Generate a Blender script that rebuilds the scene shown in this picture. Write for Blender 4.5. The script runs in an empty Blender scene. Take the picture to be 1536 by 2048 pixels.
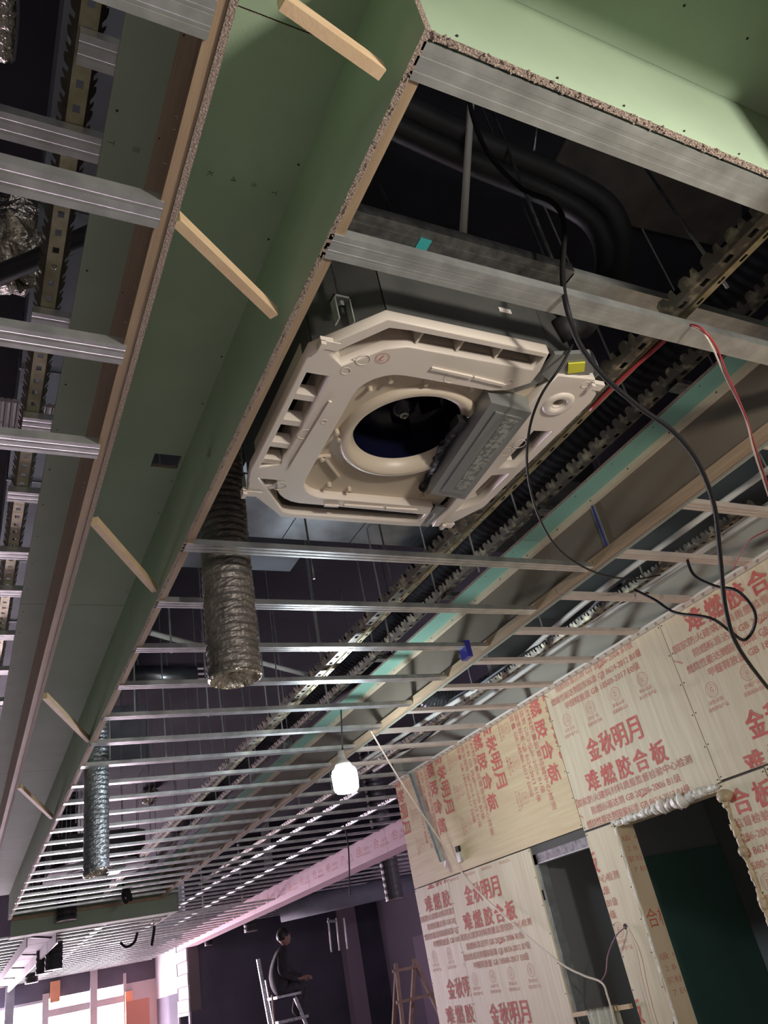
import bpy, bmesh, math, random
from mathutils import Vector, Matrix
random.seed(7)
S = bpy.context.scene
COL = S.collection
PI = math.pi
H = 1.65                       # eye height of the photographer above the floor; all z below are given from eye height

# ------------------------------------------------------------------ camera
F_PX = 1555.15
RX = ((.887028730, -.423640378, -.183599733), (.0745348274, .523818053, -.848563025), (.455658416, .739015208, .496217625))
cam_d = bpy.data.cameras.new('camera'); cam = bpy.data.objects.new('camera', cam_d); COL.objects.link(cam)
cam_d.sensor_fit = 'VERTICAL'; cam_d.sensor_height = 32.0; cam_d.lens = 32.0 * F_PX / 2048.0
cam_d.clip_start = .02; cam_d.clip_end = 200
cx, cy, cz = Vector(RX[0]), -Vector(RX[1]), -Vector(RX[2])
cam.matrix_world = Matrix((( cx.x, cy.x, cz.x, 0), (cx.y, cy.y, cz.y, 0), (cx.z, cy.z, cz.z, H), (0, 0, 0, 1)))
S.camera = cam

# ------------------------------------------------------------------ world and exposure
W = bpy.data.worlds.new('world'); S.world = W; W.use_nodes = True
bg = W.node_tree.nodes['Background']; bg.inputs[0].default_value = (.75, .8, 1, 1); bg.inputs[1].default_value = .12
S.view_settings.view_transform = 'Standard'; S.view_settings.look = 'None'
S.view_settings.exposure = 0.0; S.view_settings.gamma = 1.0; S.view_settings.use_curve_mapping = False
S.cycles.use_denoising = True
S.cycles.max_bounces = 8; S.cycles.diffuse_bounces = 4; S.cycles.glossy_bounces = 4
S.cycles.sample_clamp_indirect = 4.0
LAMP_NEAR = 200.0               # emission of the work lamp hanging in view
ADDED_LAMP_BACK = 450.0               # emission of an added, unseen lamp behind the photographer
FILL_FAR = 550.0               # emission of an added, unseen fill lamp in the far room
FILL_NEAR = 0.85                # added glowing pane, unseen behind the photographer, for fill light
DAYLIGHT = 40.0                 # glazing at the far shop front

# ------------------------------------------------------------------ pixel -> point on a real plane
def ray(px, py):
    a = ((px - 768) / F_PX, (py - 1024) / F_PX, 1.0)
    return Vector([sum(RX[j][i] * a[j] for j in range(3)) for i in range(3)])
def onx(px, py, X): r = ray(px, py); return r * (X / r.x)
def ony(px, py, Y): r = ray(px, py); return r * (Y / r.y)
def onz(px, py, Z): r = ray(px, py); return r * (Z / r.z)

# ------------------------------------------------------------------ materials
def mat(name, col, rough=.6, metal=0., var=.0, scale=8., col2=None, bump=0., bscale=60., stretch=(1, 1, 1), spec=.5, thr=None):
    m = bpy.data.materials.new(name); m.use_nodes = True
    nt = m.node_tree; b = nt.nodes['Principled BSDF']
    b.inputs['Roughness'].default_value = rough; b.inputs['Metallic'].default_value = metal
    b.inputs['Specular IOR Level'].default_value = spec
    c1 = tuple(col) + (1,)
    b.inputs['Base Color'].default_value = c1
    tc = nt.nodes.new('ShaderNodeTexCoord'); mp = nt.nodes.new('ShaderNodeMapping')
    mp.inputs['Scale'].default_value = stretch
    nt.links.new(tc.outputs['Object'], mp.inputs[0])
    if var > 0 or col2:
        n = nt.nodes.new('ShaderNodeTexNoise'); n.inputs['Scale'].default_value = scale; n.inputs['Detail'].default_value = 5
        nt.links.new(mp.outputs[0], n.inputs['Vector'])
        r = nt.nodes.new('ShaderNodeValToRGB')
        lo, hi = thr if thr else (.3, .7)
        r.color_ramp.elements[0].position = lo; r.color_ramp.elements[1].position = hi
        if col2: a, z = c1, tuple(col2) + (1,)
        else:
            a = tuple(c * (1 - var) for c in col) + (1,); z = tuple(min(1, c * (1 + var)) for c in col) + (1,)
        r.color_ramp.elements[0].color = a; r.color_ramp.elements[1].color = z
        nt.links.new(n.outputs[0], r.inputs[0]); nt.links.new(r.outputs[0], b.inputs['Base Color'])
    if bump > 0:
        n2 = nt.nodes.new('ShaderNodeTexNoise'); n2.inputs['Scale'].default_value = bscale; n2.inputs['Detail'].default_value = 4
        nt.links.new(mp.outputs[0], n2.inputs['Vector'])
        bp = nt.nodes.new('ShaderNodeBump'); bp.inputs['Strength'].default_value = bump; bp.inputs['Distance'].default_value = .01
        nt.links.new(n2.outputs[0], bp.inputs['Height']); nt.links.new(bp.outputs[0], b.inputs['Normal'])
    return m
def emat(name, col, strength):
    m = bpy.data.materials.new(name); m.use_nodes = True; nt = m.node_tree
    b = nt.nodes['Principled BSDF']; b.inputs['Base Color'].default_value = (.8, .8, .8, 1)
    b.inputs['Emission Color'].default_value = tuple(col) + (1,); b.inputs['Emission Strength'].default_value = strength
    return m
GREEN = mat('green_board_paper', (.32, .41, .29), .75, var=.06, scale=5, bump=.05, bscale=140)
TEAL = mat('teal_board_paper', (.22, .42, .33), .75, var=.05, scale=5, bump=.05, bscale=140)
CORE = mat('gypsum_core', (.55, .45, .38), .95, col2=(.26, .18, .14), scale=260, bump=.9, bscale=300)
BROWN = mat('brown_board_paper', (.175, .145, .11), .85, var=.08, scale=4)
GREYB = mat('grey_board_paper', (.47, .44, .37), .85, var=.06, scale=4)
WOOD = mat('raw_batten_wood', (.33, .23, .14), .7, col2=(.42, .30, .19), scale=5, stretch=(14, .8, 14), bump=.15, bscale=40)
WOODP = mat('pale_edge_lath', (.58, .48, .35), .7, col2=(.66, .56, .42), scale=5, stretch=(14, .8, 14))
WOODX = mat('pale_batten_wood', (.60, .42, .25), .65, col2=(.70, .51, .33), scale=6, stretch=(3, 3, 16), bump=.12, bscale=40)
PLYB = mat('brown_plywood_strip', (.33, .24, .15), .75, col2=(.42, .31, .20), scale=6, stretch=(3, 1, 12), bump=.1)
ZINC = mat('galvanised_steel', (.56, .58, .56), .40, .75, var=.22, scale=16, bump=.07, bscale=24)
ZINCM = mat('bright_galvanised_steel', (.60, .62, .62), .33, .93, var=.25, scale=14, bump=.05, bscale=20)
ZINCP = mat('steel_reflection_tint', (.66, .58, .52), .5, .35, var=.08, scale=10)  # warm reflected light is put into the steel colour
ZINCD = mat('weathered_steel', (.30, .31, .31), .42, 1., var=.4, scale=30, bump=.1, bscale=30)
BRASS = mat('yellow_zinc_carrier', (.56, .53, .38), .35, 1., col2=(.36, .33, .20), scale=25, bump=.1)
BLACKM = mat('blackened_carrier', (.13, .12, .10), .48, .7, col2=(.42, .38, .26), scale=30, thr=(.5, .7))
PLAST = mat('offwhite_plastic', (.74, .66, .58), .42, var=.03, scale=3)
TRAY = mat('beige_tray_plastic', (.60, .51, .40), .38, var=.03, scale=3)
BODY = mat('dark_insulated_casing', (.055, .055, .052), .6, col2=(.085, .085, .082), scale=8, bump=.05)
NAVY = mat('navy_fan_plastic', (.006, .007, .022), .22)
CBOX = mat('grey_control_box', (.30, .31, .30), .45, .5, var=.05, scale=10)
CBOX2 = mat('grey_control_label', (.36, .37, .34), .5, .2, col2=(.17, .18, .17), scale=60, thr=(.45, .55))
FOIL = mat('flexible_duct_foil', (.22, .20, .185), .46, .6, var=.35, scale=18, bump=.5, bscale=70)
FOILB = mat('bluish_duct_foil', (.34, .37, .40), .34, .8, var=.25, scale=18, bump=.5, bscale=70)
FOILW = mat('crumpled_foil', (.72, .68, .60), .25, 1., var=.3, scale=40, bump=1., bscale=60)
RUBBER = mat('black_rubber', (.012, .012, .013), .6, spec=.3)
DUCTB = mat('black_duct_skin', (.010, .010, .014), .8, spec=.2)
INSUL = mat('black_pipe_insulation', (.022, .022, .023), .55, bump=.1, bscale=20)
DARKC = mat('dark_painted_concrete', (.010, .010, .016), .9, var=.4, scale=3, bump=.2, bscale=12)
PATCH = mat('bare_concrete', (.075, .068, .058), .9, var=.3, scale=6)
BLUEG = mat('blue_grey_duct_skin', (.20, .215, .25), .55, .0, var=.15, scale=4)
DUCTM = mat('galvanised_duct_skin', (.34, .36, .38), .3, .9, var=.3, scale=6, bump=.1, bscale=8)
PLY = mat('plywood_face', (.62, .51, .34), .55, col2=(.73, .64, .46), scale=4, stretch=(1, 14, .7), bump=.06, bscale=30)
PLYR = mat('plywood_face_turned', (.62, .47, .27), .55, col2=(.72, .58, .35), scale=4, stretch=(1, .7, 14), bump=.06, bscale=30)
INK = mat('red_stencil_ink', (.56, .10, .085), .7, col2=(.62, .20, .15), scale=30)
INK2 = mat('faded_red_ink', (.57, .15, .115), .7, col2=(.62, .34, .26), scale=22)
INKG = mat('grey_print_ink', (.10, .14, .10), .8)
FOAM = mat('expanding_foam', (.78, .74, .66), .45, var=.08, scale=30, bump=.2, bscale=60)
FOAMB = mat('yellowed_foam', (.52, .42, .27), .4, var=.25, scale=25, bump=.2, bscale=60)
WHITEP = mat('white_plastic_conduit', (.74, .73, .68), .4)
CREAM = mat('cream_cable', (.66, .56, .46), .5)
REDW = mat('red_wire', (.35, .04, .05), .45)
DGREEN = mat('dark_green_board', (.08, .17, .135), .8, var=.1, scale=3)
DGREY = mat('dark_grey_plaster', (.10, .095, .09), .9, var=.1, scale=2)
LILAC = mat('pale_plaster', (.42, .40, .42), .85, var=.06, scale=2)
NAVYW = mat('dark_wall_paint', (.085, .08, .11), .85, var=.2, scale=1.5)
BLOCK = mat('lightweight_block', (.42, .38, .38), .9, var=.12, scale=6, bump=.2)
MORTAR = mat('mortar', (.14, .12, .12), .95)
FLOORM = mat('dusty_screed', (.36, .34, .31), .9, var=.2, scale=2, bump=.1)
TOWEL = mat('cream_cloth', (.55, .53, .42), .95, bump=.6, bscale=160)
CLOTHD = mat('dark_work_clothes', (.035, .035, .04), .8, var=.3, scale=8)
SKIN = mat('skin', (.30, .18, .13), .6)
HAIR = mat('black_hair', (.01, .009, .008), .5)
OLDW = mat('weathered_ladder_wood', (.26, .18, .13), .8, var=.2, scale=10)
ORANGE = mat('orange_timber', (.55, .25, .14), .7, var=.1, scale=6)
YEL = mat('yellow_sticker', (.65, .62, .05), .5)
PINKL = mat('white_sticker', (.75, .68, .64), .5)
BLUEC = mat('blue_plastic_clip', (.03, .03, .25), .35)
BULB = emat('lit_bulb_cover', (.82, .93, 1.0), LAMP_NEAR)
BULBB = emat('added_lamp_glow_warm', (1.0, .93, .82), ADDED_LAMP_BACK)
BULBC = emat('added_lamp_glow_lilac', (.95, .75, 1.0), FILL_FAR)
FILLN = emat('added_fill_near', (1.0, .97, .95), FILL_NEAR)
DAY = emat('daylight_glazing', (1.0, .80, .96), DAYLIGHT)

# ------------------------------------------------------------------ mesh builder
class MB:
    def __init__(s): s.v = []; s.f = []; s.mi = []
    def add(s, vs, fs, mi=0):
        n = len(s.v); s.v += [Vector(q) for q in vs]
        for f in fs: s.f.append(tuple(i + n for i in f)); s.mi.append(mi)
        return s
    def box(s, x0, x1, y0, y1, z0, z1, mi=0, thin=None, edge=1):
        vs = [(x, y, z) for x in (x0, x1) for y in (y0, y1) for z in (z0, z1)]
        fs = [((0, 1, 3, 2), 0), ((4, 6, 7, 5), 0), ((0, 4, 5, 1), 1), ((2, 3, 7, 6), 1), ((0, 2, 6, 4), 2), ((1, 5, 7, 3), 2)]
        n = len(s.v); s.v += [Vector(q) for q in vs]
        for f, ax in fs:
            s.f.append(tuple(i + n for i in f)); s.mi.append(mi if thin is None or ax == thin else edge)
        return s
    def obox(s, p0, p1, w, h, up=(0, 0, 1), mi=0):
        p0, p1 = Vector(p0), Vector(p1); d = (p1 - p0).normalized(); u = Vector(up)
        if abs(d.dot(u)) > .98: u = Vector((0, 1, 0))
        sd = d.cross(u).normalized(); u = sd.cross(d).normalized()
        vs = [p + sd * a * w / 2 + u * b * h / 2 for p in (p0, p1) for a, b in ((-1, -1), (1, -1), (1, 1), (-1, 1))]
        return s.add(vs, [(3, 2, 1, 0), (4, 5, 6, 7), (0, 1, 5, 4), (1, 2, 6, 5), (2, 3, 7, 6), (3, 0, 4, 7)], mi)
    def prism(s, poly, fn, a, b, mi=0):          # poly 2D, fn(u, w, t) -> xyz, t from a to b
        n = len(poly); vs = [fn(u, w, t) for t in (a, b) for u, w in poly]
        fs = [tuple(range(n - 1, -1, -1)), tuple(range(n, 2 * n))] + [(i, (i + 1) % n, n + (i + 1) % n, n + i) for i in range(n)]
        return s.add(vs, fs, mi)
    def strip(s, path, t, fn, a, b, mi=0):       # bent sheet of thickness t along a 2D path
        P = [Vector((p[0], p[1])) for p in path]; O = []
        for i, p in enumerate(P):
            d = Vector((0, 0))
            if i > 0: d += (p - P[i - 1]).normalized()
            if i < len(P) - 1: d += (P[i + 1] - p).normalized()
            d.normalize(); O.append(p + Vector((-d.y, d.x)) * t)
        n = len(P)
        for i in range(n - 1):
            q = [P[i], P[i + 1], O[i + 1], O[i]]
            vs = [fn(u.x, u.y, tt) for tt in (a, b) for u in q]
            s.add(vs, [(3, 2, 1, 0), (4, 5, 6, 7), (0, 1, 5, 4), (2, 3, 7, 6)] + ([(3, 0, 4, 7)] if i == 0 else []) + ([(1, 2, 6, 5)] if i == n - 2 else []), mi)
        return s
    def tube(s, pts, r, n=8, cap=True, rf=None, mi=0, jit=0):
        P = [Vector(p) for p in pts]; base = len(s.v); up = Vector((0, 0, 1)); prev = None
        for i, p in enumerate(P):
            d = ((P[i + 1] if i < len(P) - 1 else p) - (P[i - 1] if i else p)).normalized()
            if prev is None:
                a = d.cross(up)
                if a.length < .1: a = d.cross(Vector((1, 0, 0)))
            else: a = prev - d * prev.dot(d)
            a.normalize(); prev = a; b = d.cross(a)
            rr = rf(i) if rf else r
            for k in range(n):
                t = 2 * PI * k / n; q = rr * (1 + (random.uniform(-jit, jit) if jit else 0))
                s.v.append(p + (a * math.cos(t) + b * math.sin(t)) * q)
        for i in range(len(P) - 1):
            for k in range(n):
                a0 = base + i * n + k; a1 = base + i * n + (k + 1) % n
                s.f.append((a0, a1, a1 + n, a0 + n)); s.mi.append(mi)
        if cap:
            s.f.append(tuple(base + k for k in range(n - 1, -1, -1))); s.mi.append(mi)
            s.f.append(tuple(base + (len(P) - 1) * n + k for k in range(n))); s.mi.append(mi)
        return s
    def lathe(s, prof, c, n=32, mi=0):
        c = Vector(c); base = len(s.v)
        for r, z in prof:
            for k in range(n):
                t = 2 * PI * k / n; s.v.append(c + Vector((r * math.cos(t), r * math.sin(t), z)))
        for i in range(len(prof) - 1):
            for k in range(n):
                a0 = base + i * n + k; a1 = base + i * n + (k + 1) % n
                s.f.append((a0, a1, a1 + n, a0 + n)); s.mi.append(mi)
        return s
    def ball(s, c, r, n=8, mi=0, sz=1):
        return s.lathe([(max(1e-4, r * math.sin(PI * i / n)), -r * sz * math.cos(PI * i / n)) for i in range(n + 1)], c, n * 2, mi)
    def build(s, name, mats, parent=None, smooth=False, loc=None):
        if not isinstance(mats, (list, tuple)): mats = [mats]
        if parent is not None: o0 = WL[parent.name]
        elif loc is not None: o0 = Vector(loc)
        else:
            xs = [v.x for v in s.v]; ys = [v.y for v in s.v]; o0 = Vector(((min(xs) + max(xs)) / 2, (min(ys) + max(ys)) / 2, min(v.z for v in s.v)))
        me = bpy.data.meshes.new(name); me.from_pydata([v - o0 for v in s.v], [], s.f)
        for m in mats: me.materials.append(m)
        if len(mats) > 1: me.polygons.foreach_set('material_index', s.mi)
        if smooth: me.polygons.foreach_set('use_smooth', [True] * len(me.polygons))
        me.validate(); me.update()
        return place(name, me, o0, parent)
WL = {}
def place(name, me, o0, parent=None):
    o = bpy.data.objects.new(name, me); COL.objects.link(o)
    if parent is not None: o.parent = parent; WL[o.name] = Vector(WL[parent.name])
    else: o.location = Vector(o0) + Vector((0, 0, H)); WL[o.name] = Vector(o0)
    return o
def tag(o, label, cat=None, group=None):
    o['label'] = label
    if cat: o['category'] = cat
    if group: o['group'] = group
    return o
def root(name, label, cat, loc, group=None):
    o = bpy.data.objects.new(name, None); COL.objects.link(o); o.empty_display_size = .05
    o.location = Vector(loc) + Vector((0, 0, H)); WL[o.name] = Vector(loc)
    return tag(o, label, cat, group)
def struct(o): o['kind'] = 'structure'; return o
def stuff(o): o['kind'] = 'stuff'; return o
def box(*a, **k): return MB().box(*a, **k)
ORD = ['', 'first', 'second', 'third', 'fourth', 'fifth', 'sixth', 'seventh', 'eighth', 'ninth', 'tenth', 'eleventh', 'twelfth', 'thirteenth', 'fourteenth', 'fifteenth',
       'sixteenth', 'seventeenth', 'eighteenth', 'nineteenth', 'twentieth'] + ['twenty-' + w for w in ('first', 'second', 'third', 'fourth', 'fifth', 'sixth', 'seventh', 'eighth', 'ninth')]
def smoothpath(pts, n=6):
    P = [Vector(p) for p in pts]; P = [2 * P[0] - P[1]] + P + [2 * P[-1] - P[-2]]; out = []
    for i in range(1, len(P) - 2):
        for k in range(n):
            t = k / n; a, b, c, d = P[i - 1:i + 3]
            out.append(.5 * ((2 * b) + (c - a) * t + (2 * a - 5 * b + 4 * c - d) * t * t + (3 * b - a - 3 * c + d) * t ** 3))
    out.append(P[-2]); return out
CZ = 1.2          # underside of the ceiling framing
TZ = 1.462        # underside of the light trough's top
GX, SX = .54, 3.03

# ================================================================== SETTING
ROOM = dict(x0=-5., x1=14., y0=-4., y1=19.7)
struct(box(-5, 14, -4, 20, -1.75, -1.65).build('floor', FLOORM))
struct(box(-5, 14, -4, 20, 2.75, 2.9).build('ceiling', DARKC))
# bare patch and cracks of the slab above the air conditioner
MB().prism([(1.95, 1.0), (2.35, .95), (2.9, 1.1), (3.3, 1.45), (2.6, 1.5), (2.2, 1.35), (2.15, 1.5), (2.02, 1.35)], lambda u, w, t: (u, w, t), 2.735, 2.75).build('concrete_patch', PATCH)
tag(bpy.data.objects['concrete_patch'], 'bare grey concrete patch on the dark slab above the air conditioner', 'concrete')
struct(box(-5.2, -5, -4, 20, -1.65, 2.75).build('wall_left', DGREY))
struct(box(-5, 14, -4.2, -4, -1.65, 2.75).build('wall_near', DGREY))
wn = struct(box(-4.5, 4.5, -3.995, -3.985, -1.2, 1.0).build('added_fill_window', FILLN))  # added glowing pane, out of view, fills the scene with light from behind
box(-.05, .05, -3.984, -3.94, -1.2, 1.0).build('mullion', LILAC, wn)  # bar across the added pane
struct(box(14, 14.2, -4, 20, -1.65, 2.75).build('wall_far_right', LILAC))

# ------------------------------------------------------------------ furring channels
def chan_mesh(L, w=.05, h=.02):
    m = MB(); b = w / 2; g = .0004 if w > .056 else .0012
    path = [(-b + .006, h), (-b, h), (-b, 0), (-b * .55, 0), (-b * .5, g), (-b * .3, g), (-b * .25, 0), (b * .25, 0), (b * .3, g), (b * .5, g), (b * .55, 0), (b, 0), (b, h), (b - .006, h)]
    m.strip(path, .001, lambda u, z, t: (t, u, z), -L / 2, L / 2)
    return m
_cm = {}
def channel(x0, x1, y, z=CZ, label=None, group=None, w=.05, h=.02, name='furring_channel', m=None, cat='metal channel', tilt=0):
    m = m or ZINC; L = round(x1 - x0, 3); key = (L, w, h, m.name)
    if key not in _cm:
        o = chan_mesh(L, w, h).build(name, m, loc=(0, 0, 0)); _cm[key] = o.data; bpy.data.objects.remove(o)
    o = place(name, _cm[key], ((x0 + x1) / 2, y, z)); o.rotation_euler.y = tilt
    return tag(o, label, cat, group)
G_M = 'crossbars of the middle ceiling bay'
channel(GX + .004, 2.86, .886, label='wide galvanised channel crossing in front of the air conditioner casing', group=G_M, w=.058, h=.024)
ys = [2.075 + .4 * i for i in range(21)]
for i, y in enumerate(ys):
    if i == 0: lb = 'first galvanised crossbar beyond the air conditioner, in front of the hanging duct'
    elif i == 1: lb = 'galvanised crossbar running just behind the nearer hanging flexible duct'
    else: lb = 'thin galvanised crossbar of the middle bay, %s one beyond the air conditioner' % ORD[i + 1]
    channel(GX + .004 + .006 * max(0, y - 3) * .4, 2.172 + .004 * max(0, y - 4), y, label=lb, group=G_M, w=.048, m=ZINCM)
    # folded foot where the channel is nailed to the trough batten
G_L = 'crossbars of the left ceiling bay'
for i, y in enumerate([.562, .91, 1.278, 1.63]):
    channel(-1.6, .238, y, label='bright galvanised channel at left, %s from the top of the photo' % ORD[i + 1], group=G_L, w=.058, h=.022)
G_U = 'short channel pieces above the left ledge'
for i, (y, xl) in enumerate([(.815, .085), (1.004, -1.2), (1.50, .065), (1.905, .075), (2.285, .06), (2.67, -.6), (2.97, -.6), (3.385, -.6), (3.785, -.6), (4.2, -.6), (4.6, -.6)]):
    lb = 'galvanised framing piece above the left ledge, %s from the top' % ORD[i + 1]
    channel(xl, .5, y, z=TZ + .012, label=lb, group=G_U, w=.058, h=.022)
G_R = 'crossbars of the right ceiling bay'
for i in range(11):
    y = 1.215 + .37 * i
    channel(2.222, 3.026, y, label='galvanised crossbar beside the plywood wall, %s from the right edge' % ORD[i + 1], group=G_R, w=.045, m=ZINCP)
G_F = 'crossbars of the ceiling beyond the plywood wall'
for i in range(28):
    y = 5.3 + .405 * i
    channel(2.24 if y < 10.4 else 2.45, 3.88, y, label='%s thin crossbar beside the pink beam, counted from the plywood wall end' % ORD[i + 1], group=G_F, w=.045)
G_B = 'crossbars of the lower ceiling at the far end'
for i in range(22):
    y = 10.75 + .41 * i
    channel(1.13, 3.88 if y > 10.8 else 2.3, y, z=1.04, label='%s thin crossbar of the lowered ceiling behind the green crossbeam' % ORD[i + 1], group=G_B, w=.045)
    channel(-1.6, .86, y, z=1.04, label='%s thin crossbar left of the far ribbed box beam, from the near end' % ORD[i + 1], group='crossbars at the far left', w=.045)
# two channels nearer the slab, behind the front channel
cdaub = channel(.56, 1.275, .965, z=1.40, label='dull upper channel with a cyan daub above the air conditioner', w=.075, h=.03, m=ZINCD)
channel(1.28, 2.9, .965, z=1.40, label='upper channel passing behind the two insulated pipes', w=.06, h=.025)
box(.838, .868, .950, .985, 1.398, 1.3995).build('paint_daub', mat('cyan_paint', (.05, .42, .42), .5), cdaub)
# channel bolted along the cross trough board
channel(.548, 2.9, .51, label='wide galvanised channel fixed along the bright green board', w=.062, h=.026)

# ------------------------------------------------------------------ perforated carriers
def carrier_mesh(L, P=.05, w=.012, s=1.):
    m = MB(); n = int(L / P)
    w *= s
    for i in range(n):
        y = i * P
        m.box(-w, -w * .45, y, y + P, 0, .0015); m.box(w * .45, w, y, y + P, 0, .0015)
        m.box(-w * .45, w * .45, y, y + P * .68, 0, .0015)
        pr = [(0, 0), (P, 0), (P, .018), (P * .86, .030), (P * .72, .030), (P * .7, .014), (P * .5, .012), (P * .46, .026), (P * .30, .032), (P * .1, .030), (0, .018)]
        for sg in (-1, 1):
            vs = [(sg * (w + .40 * q * s + e), y + u, q * .8 * s) for e in (0, .0012) for u, q in pr]
            k = len(pr)
            m.add(vs, [tuple(range(k)), tuple(range(2 * k - 1, k - 1, -1))] + [(j, (j + 1) % k, k + (j + 1) % k, k + j) for j in range(k)])
    return m
def carrier(x, y0, y1, z, label, mt=BRASS, group=None, P=.05, s=1.):
    o = carrier_mesh(y1 - y0, P, s=s).build('perforated_carrier', mt, loc=(0, 0, 0))
    o.location = (x, y0, z + H)
    return tag(o, label, 'metal runner', group)
carrier(.098, .1, 5.2, TZ + .035, 'yellowish perforated carrier hanging at the left above the short channels', s=1.25)
carrier(1.49, .55, 10.3, CZ + .05, 'speckled perforated carrier running beside the air conditioner', BLACKM, s=1.35, P=.075)
carrier(1.535, .55, 10.3, CZ + .056, 'yellowed toothed strip on the right of the carrier beside the air conditioner', BRASS, s=.7, P=.07)
carrier(2.035, .7, 10.3, TZ + .035, 'dark perforated carrier along the green ledge of the right trough', BLACKM, s=1.4, P=.07)
carrier(2.66, 1.6, 10.3, CZ + .05, 'dark perforated carrier above the bay beside the plywood wall', BLACKM, s=1.2)
carrier(2.9, 6, 16.3, CZ + .05, 'nearer shiny carrier over the far ceiling crossbars', ZINCD, s=1.1, P=.08)
carrier(3.45, 6, 16.3, CZ + .05, 'carrier over the far ceiling crossbars next to the pink beam', ZINCD, s=1.1, P=.08)
carrier(1.7, 10.8, 19.4, 1.07, 'carrier over the lowered far ceiling', ZINC, s=1.1, P=.1)
for i in range(8):
    y = 1.3 + .8 * i
    channel(2.02, 2.19, y, z=TZ + .012, label='short grey channel end above the right ledge, %s from the near end' % ORD[i + 1], group='short channel ends above the right ledge', w=.05, m=ZINCD)

# ------------------------------------------------------------------ LEFT LIGHT TROUGH (runs away from the camera, turns right overhead)
T = root('light_trough', 'green plasterboard light trough running the length of the ceiling at left', 'ceiling trough', (.4, 5, CZ))
XE = lambda y: .0035 * max(0, y - 3)          # the carpentry wanders a little with length
def skewbox(m, x0, x1, y0, y1, z0, z1, mi=0, thin=None, edge=1):
    k = len(m.v); m.box(x0, x1, y0, y1, z0, z1, mi, thin, edge)
    for v in m.v[k:]: v.x += XE(v.y)
    return m
cuts = [.2, .645, 3.03, 5.45, 7.9, 10.5]
slot = (1.62, 1.665)
for i in range(len(cuts) - 1):
    m = MB(); a, b = cuts[i] + .0015, cuts[i + 1] - .0015
    if a < slot[0] < b:
        xa, xb = .415, .475
        q0 = 1.962
        skewbox(m, .15, .552, a, q0, TZ, TZ + .012, 0, 2); skewbox(m, .15, .552, q0 + .07, b, TZ, TZ + .012, 0, 2)
        skewbox(m, .15, onz(307, 915, TZ).x, q0, q0 + .07, TZ, TZ + .012, 0, 2); skewbox(m, onz(362, 918, TZ).x, .552, q0, q0 + .07, TZ, TZ + .012, 0, 2)
    else: skewbox(m, .15, .552 if i else .54, a, b, TZ, TZ + .012, 0, 2)
    m.build('top_panel', [GREEN, CORE], T)
for i, (a, b) in enumerate([(.462, 2.9), (2.903, 5.3), (5.303, 7.7), (7.703, 10.5)]):
    skewbox(MB(), .54, .552, a, b, CZ, TZ, 0, 0).build('right_side_board', [GREEN, CORE], T)
    skewbox(MB(), .5525, .5725, a + (.08 if i == 0 else 0), b, CZ + .004, CZ + .05).build('right_batten', WOOD, T)
    skewbox(MB(), .254, .266, a - (.4 if i == 0 else 0), b, CZ, TZ, 0, 0).build('left_side_board', [GREEN, CORE], T)
    skewbox(MB(), .2425, .2535, a - (.4 if i == 0 else 0), b, CZ + .03, TZ).build('left_plywood_strip', PLYB, T)
    skewbox(MB(), .232, .2535, a - (.4 if i == 0 else 0), b, CZ + .003, CZ + .03).build('left_batten', WOOD, T)
# diagonal braces at the foot of the trough
for (a, b) in [((570, -8), (790, 150)), ((355, 434), (563, 636)), ((190, 1045), (315, 1185)), ((90, 1395), (180, 1485)), ((38, 1575), (105, 1638))]:
    p, q = onz(a[0], a[1], CZ + .015), onz(b[0], b[1], CZ + .015)
    k = (q - p).normalized(); q = q - k * .02; w = .022
    MB().obox(p + Vector((0, .012, .012)), q + Vector((0, .012, .012)), .02, .026).build('diagonal_brace', WOODX, T)
# the torn little hole in the side board and its curl of paper
hc = onx(418, 912, .539)
MB().ball(hc + Vector((0, 0, .004)), .008, 4).build('torn_hole', CORE, T)
MB().prism([(-.010, -.004), (.008, -.008), (.012, .006), (-.004, .012)], lambda u, w, t: (t, hc.y + u, hc.z + w + .012), .534, .5375).build('torn_paper_flap', GREEN, T)
# screws
m = MB()
for i in range(46):
    y = .7 + .2 * i
    for x in (.165, .53 if i % 3 else .30): m.lathe([(1e-4, 0), (.003, .001)], (x + XE(y) * 1, y, TZ - .0022), 6)
    m.lathe([(1e-4, 0), (.003, .001)], (.2425 - .0, y, TZ - .05), 5)
stuff(m.build('screw_heads', RUBBER, T))
# staples and torn paper fringe along the left batten
m = MB()
for i in range(90):
    y = random.uniform(.6, 3.4); q = Vector((.2405, y, CZ + random.uniform(.02, .06)))
    m.obox(q, q + Vector((-random.uniform(.004, .012), random.uniform(-.008, .008), random.uniform(-.004, .01))), .0007, .0007)
stuff(m.build('splinters', CREAM, T))

# text stamper --------------------------------------------------------
_tx = {}
def glyphs(txt, bold=0.):
    k = (txt, bold)
    if k not in _tx:
        cu = bpy.data.curves.new('t', 'FONT'); cu.body = txt; cu.resolution_u = 2; cu.offset = bold
        o = bpy.data.objects.new('t', cu); COL.objects.link(o); bpy.context.view_layer.update()
        dg = bpy.context.evaluated_depsgraph_get(); me = bpy.data.meshes.new_from_object(o.evaluated_get(dg))
        vs = [v.co.copy() for v in me.vertices]; fs = [tuple(p.vertices) for p in me.polygons]
        x0 = min(v.x for v in vs); x1 = max(v.x for v in vs); y0 = min(v.y for v in vs); y1 = max(v.y for v in vs)
        _tx[k] = ([((v.x - x0) / (x1 - x0), (v.y - y0) / (y1 - y0)) for v in vs], fs)
        bpy.data.objects.remove(o); bpy.data.curves.remove(cu); bpy.data.meshes.remove(me)
    return _tx[k]
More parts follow.
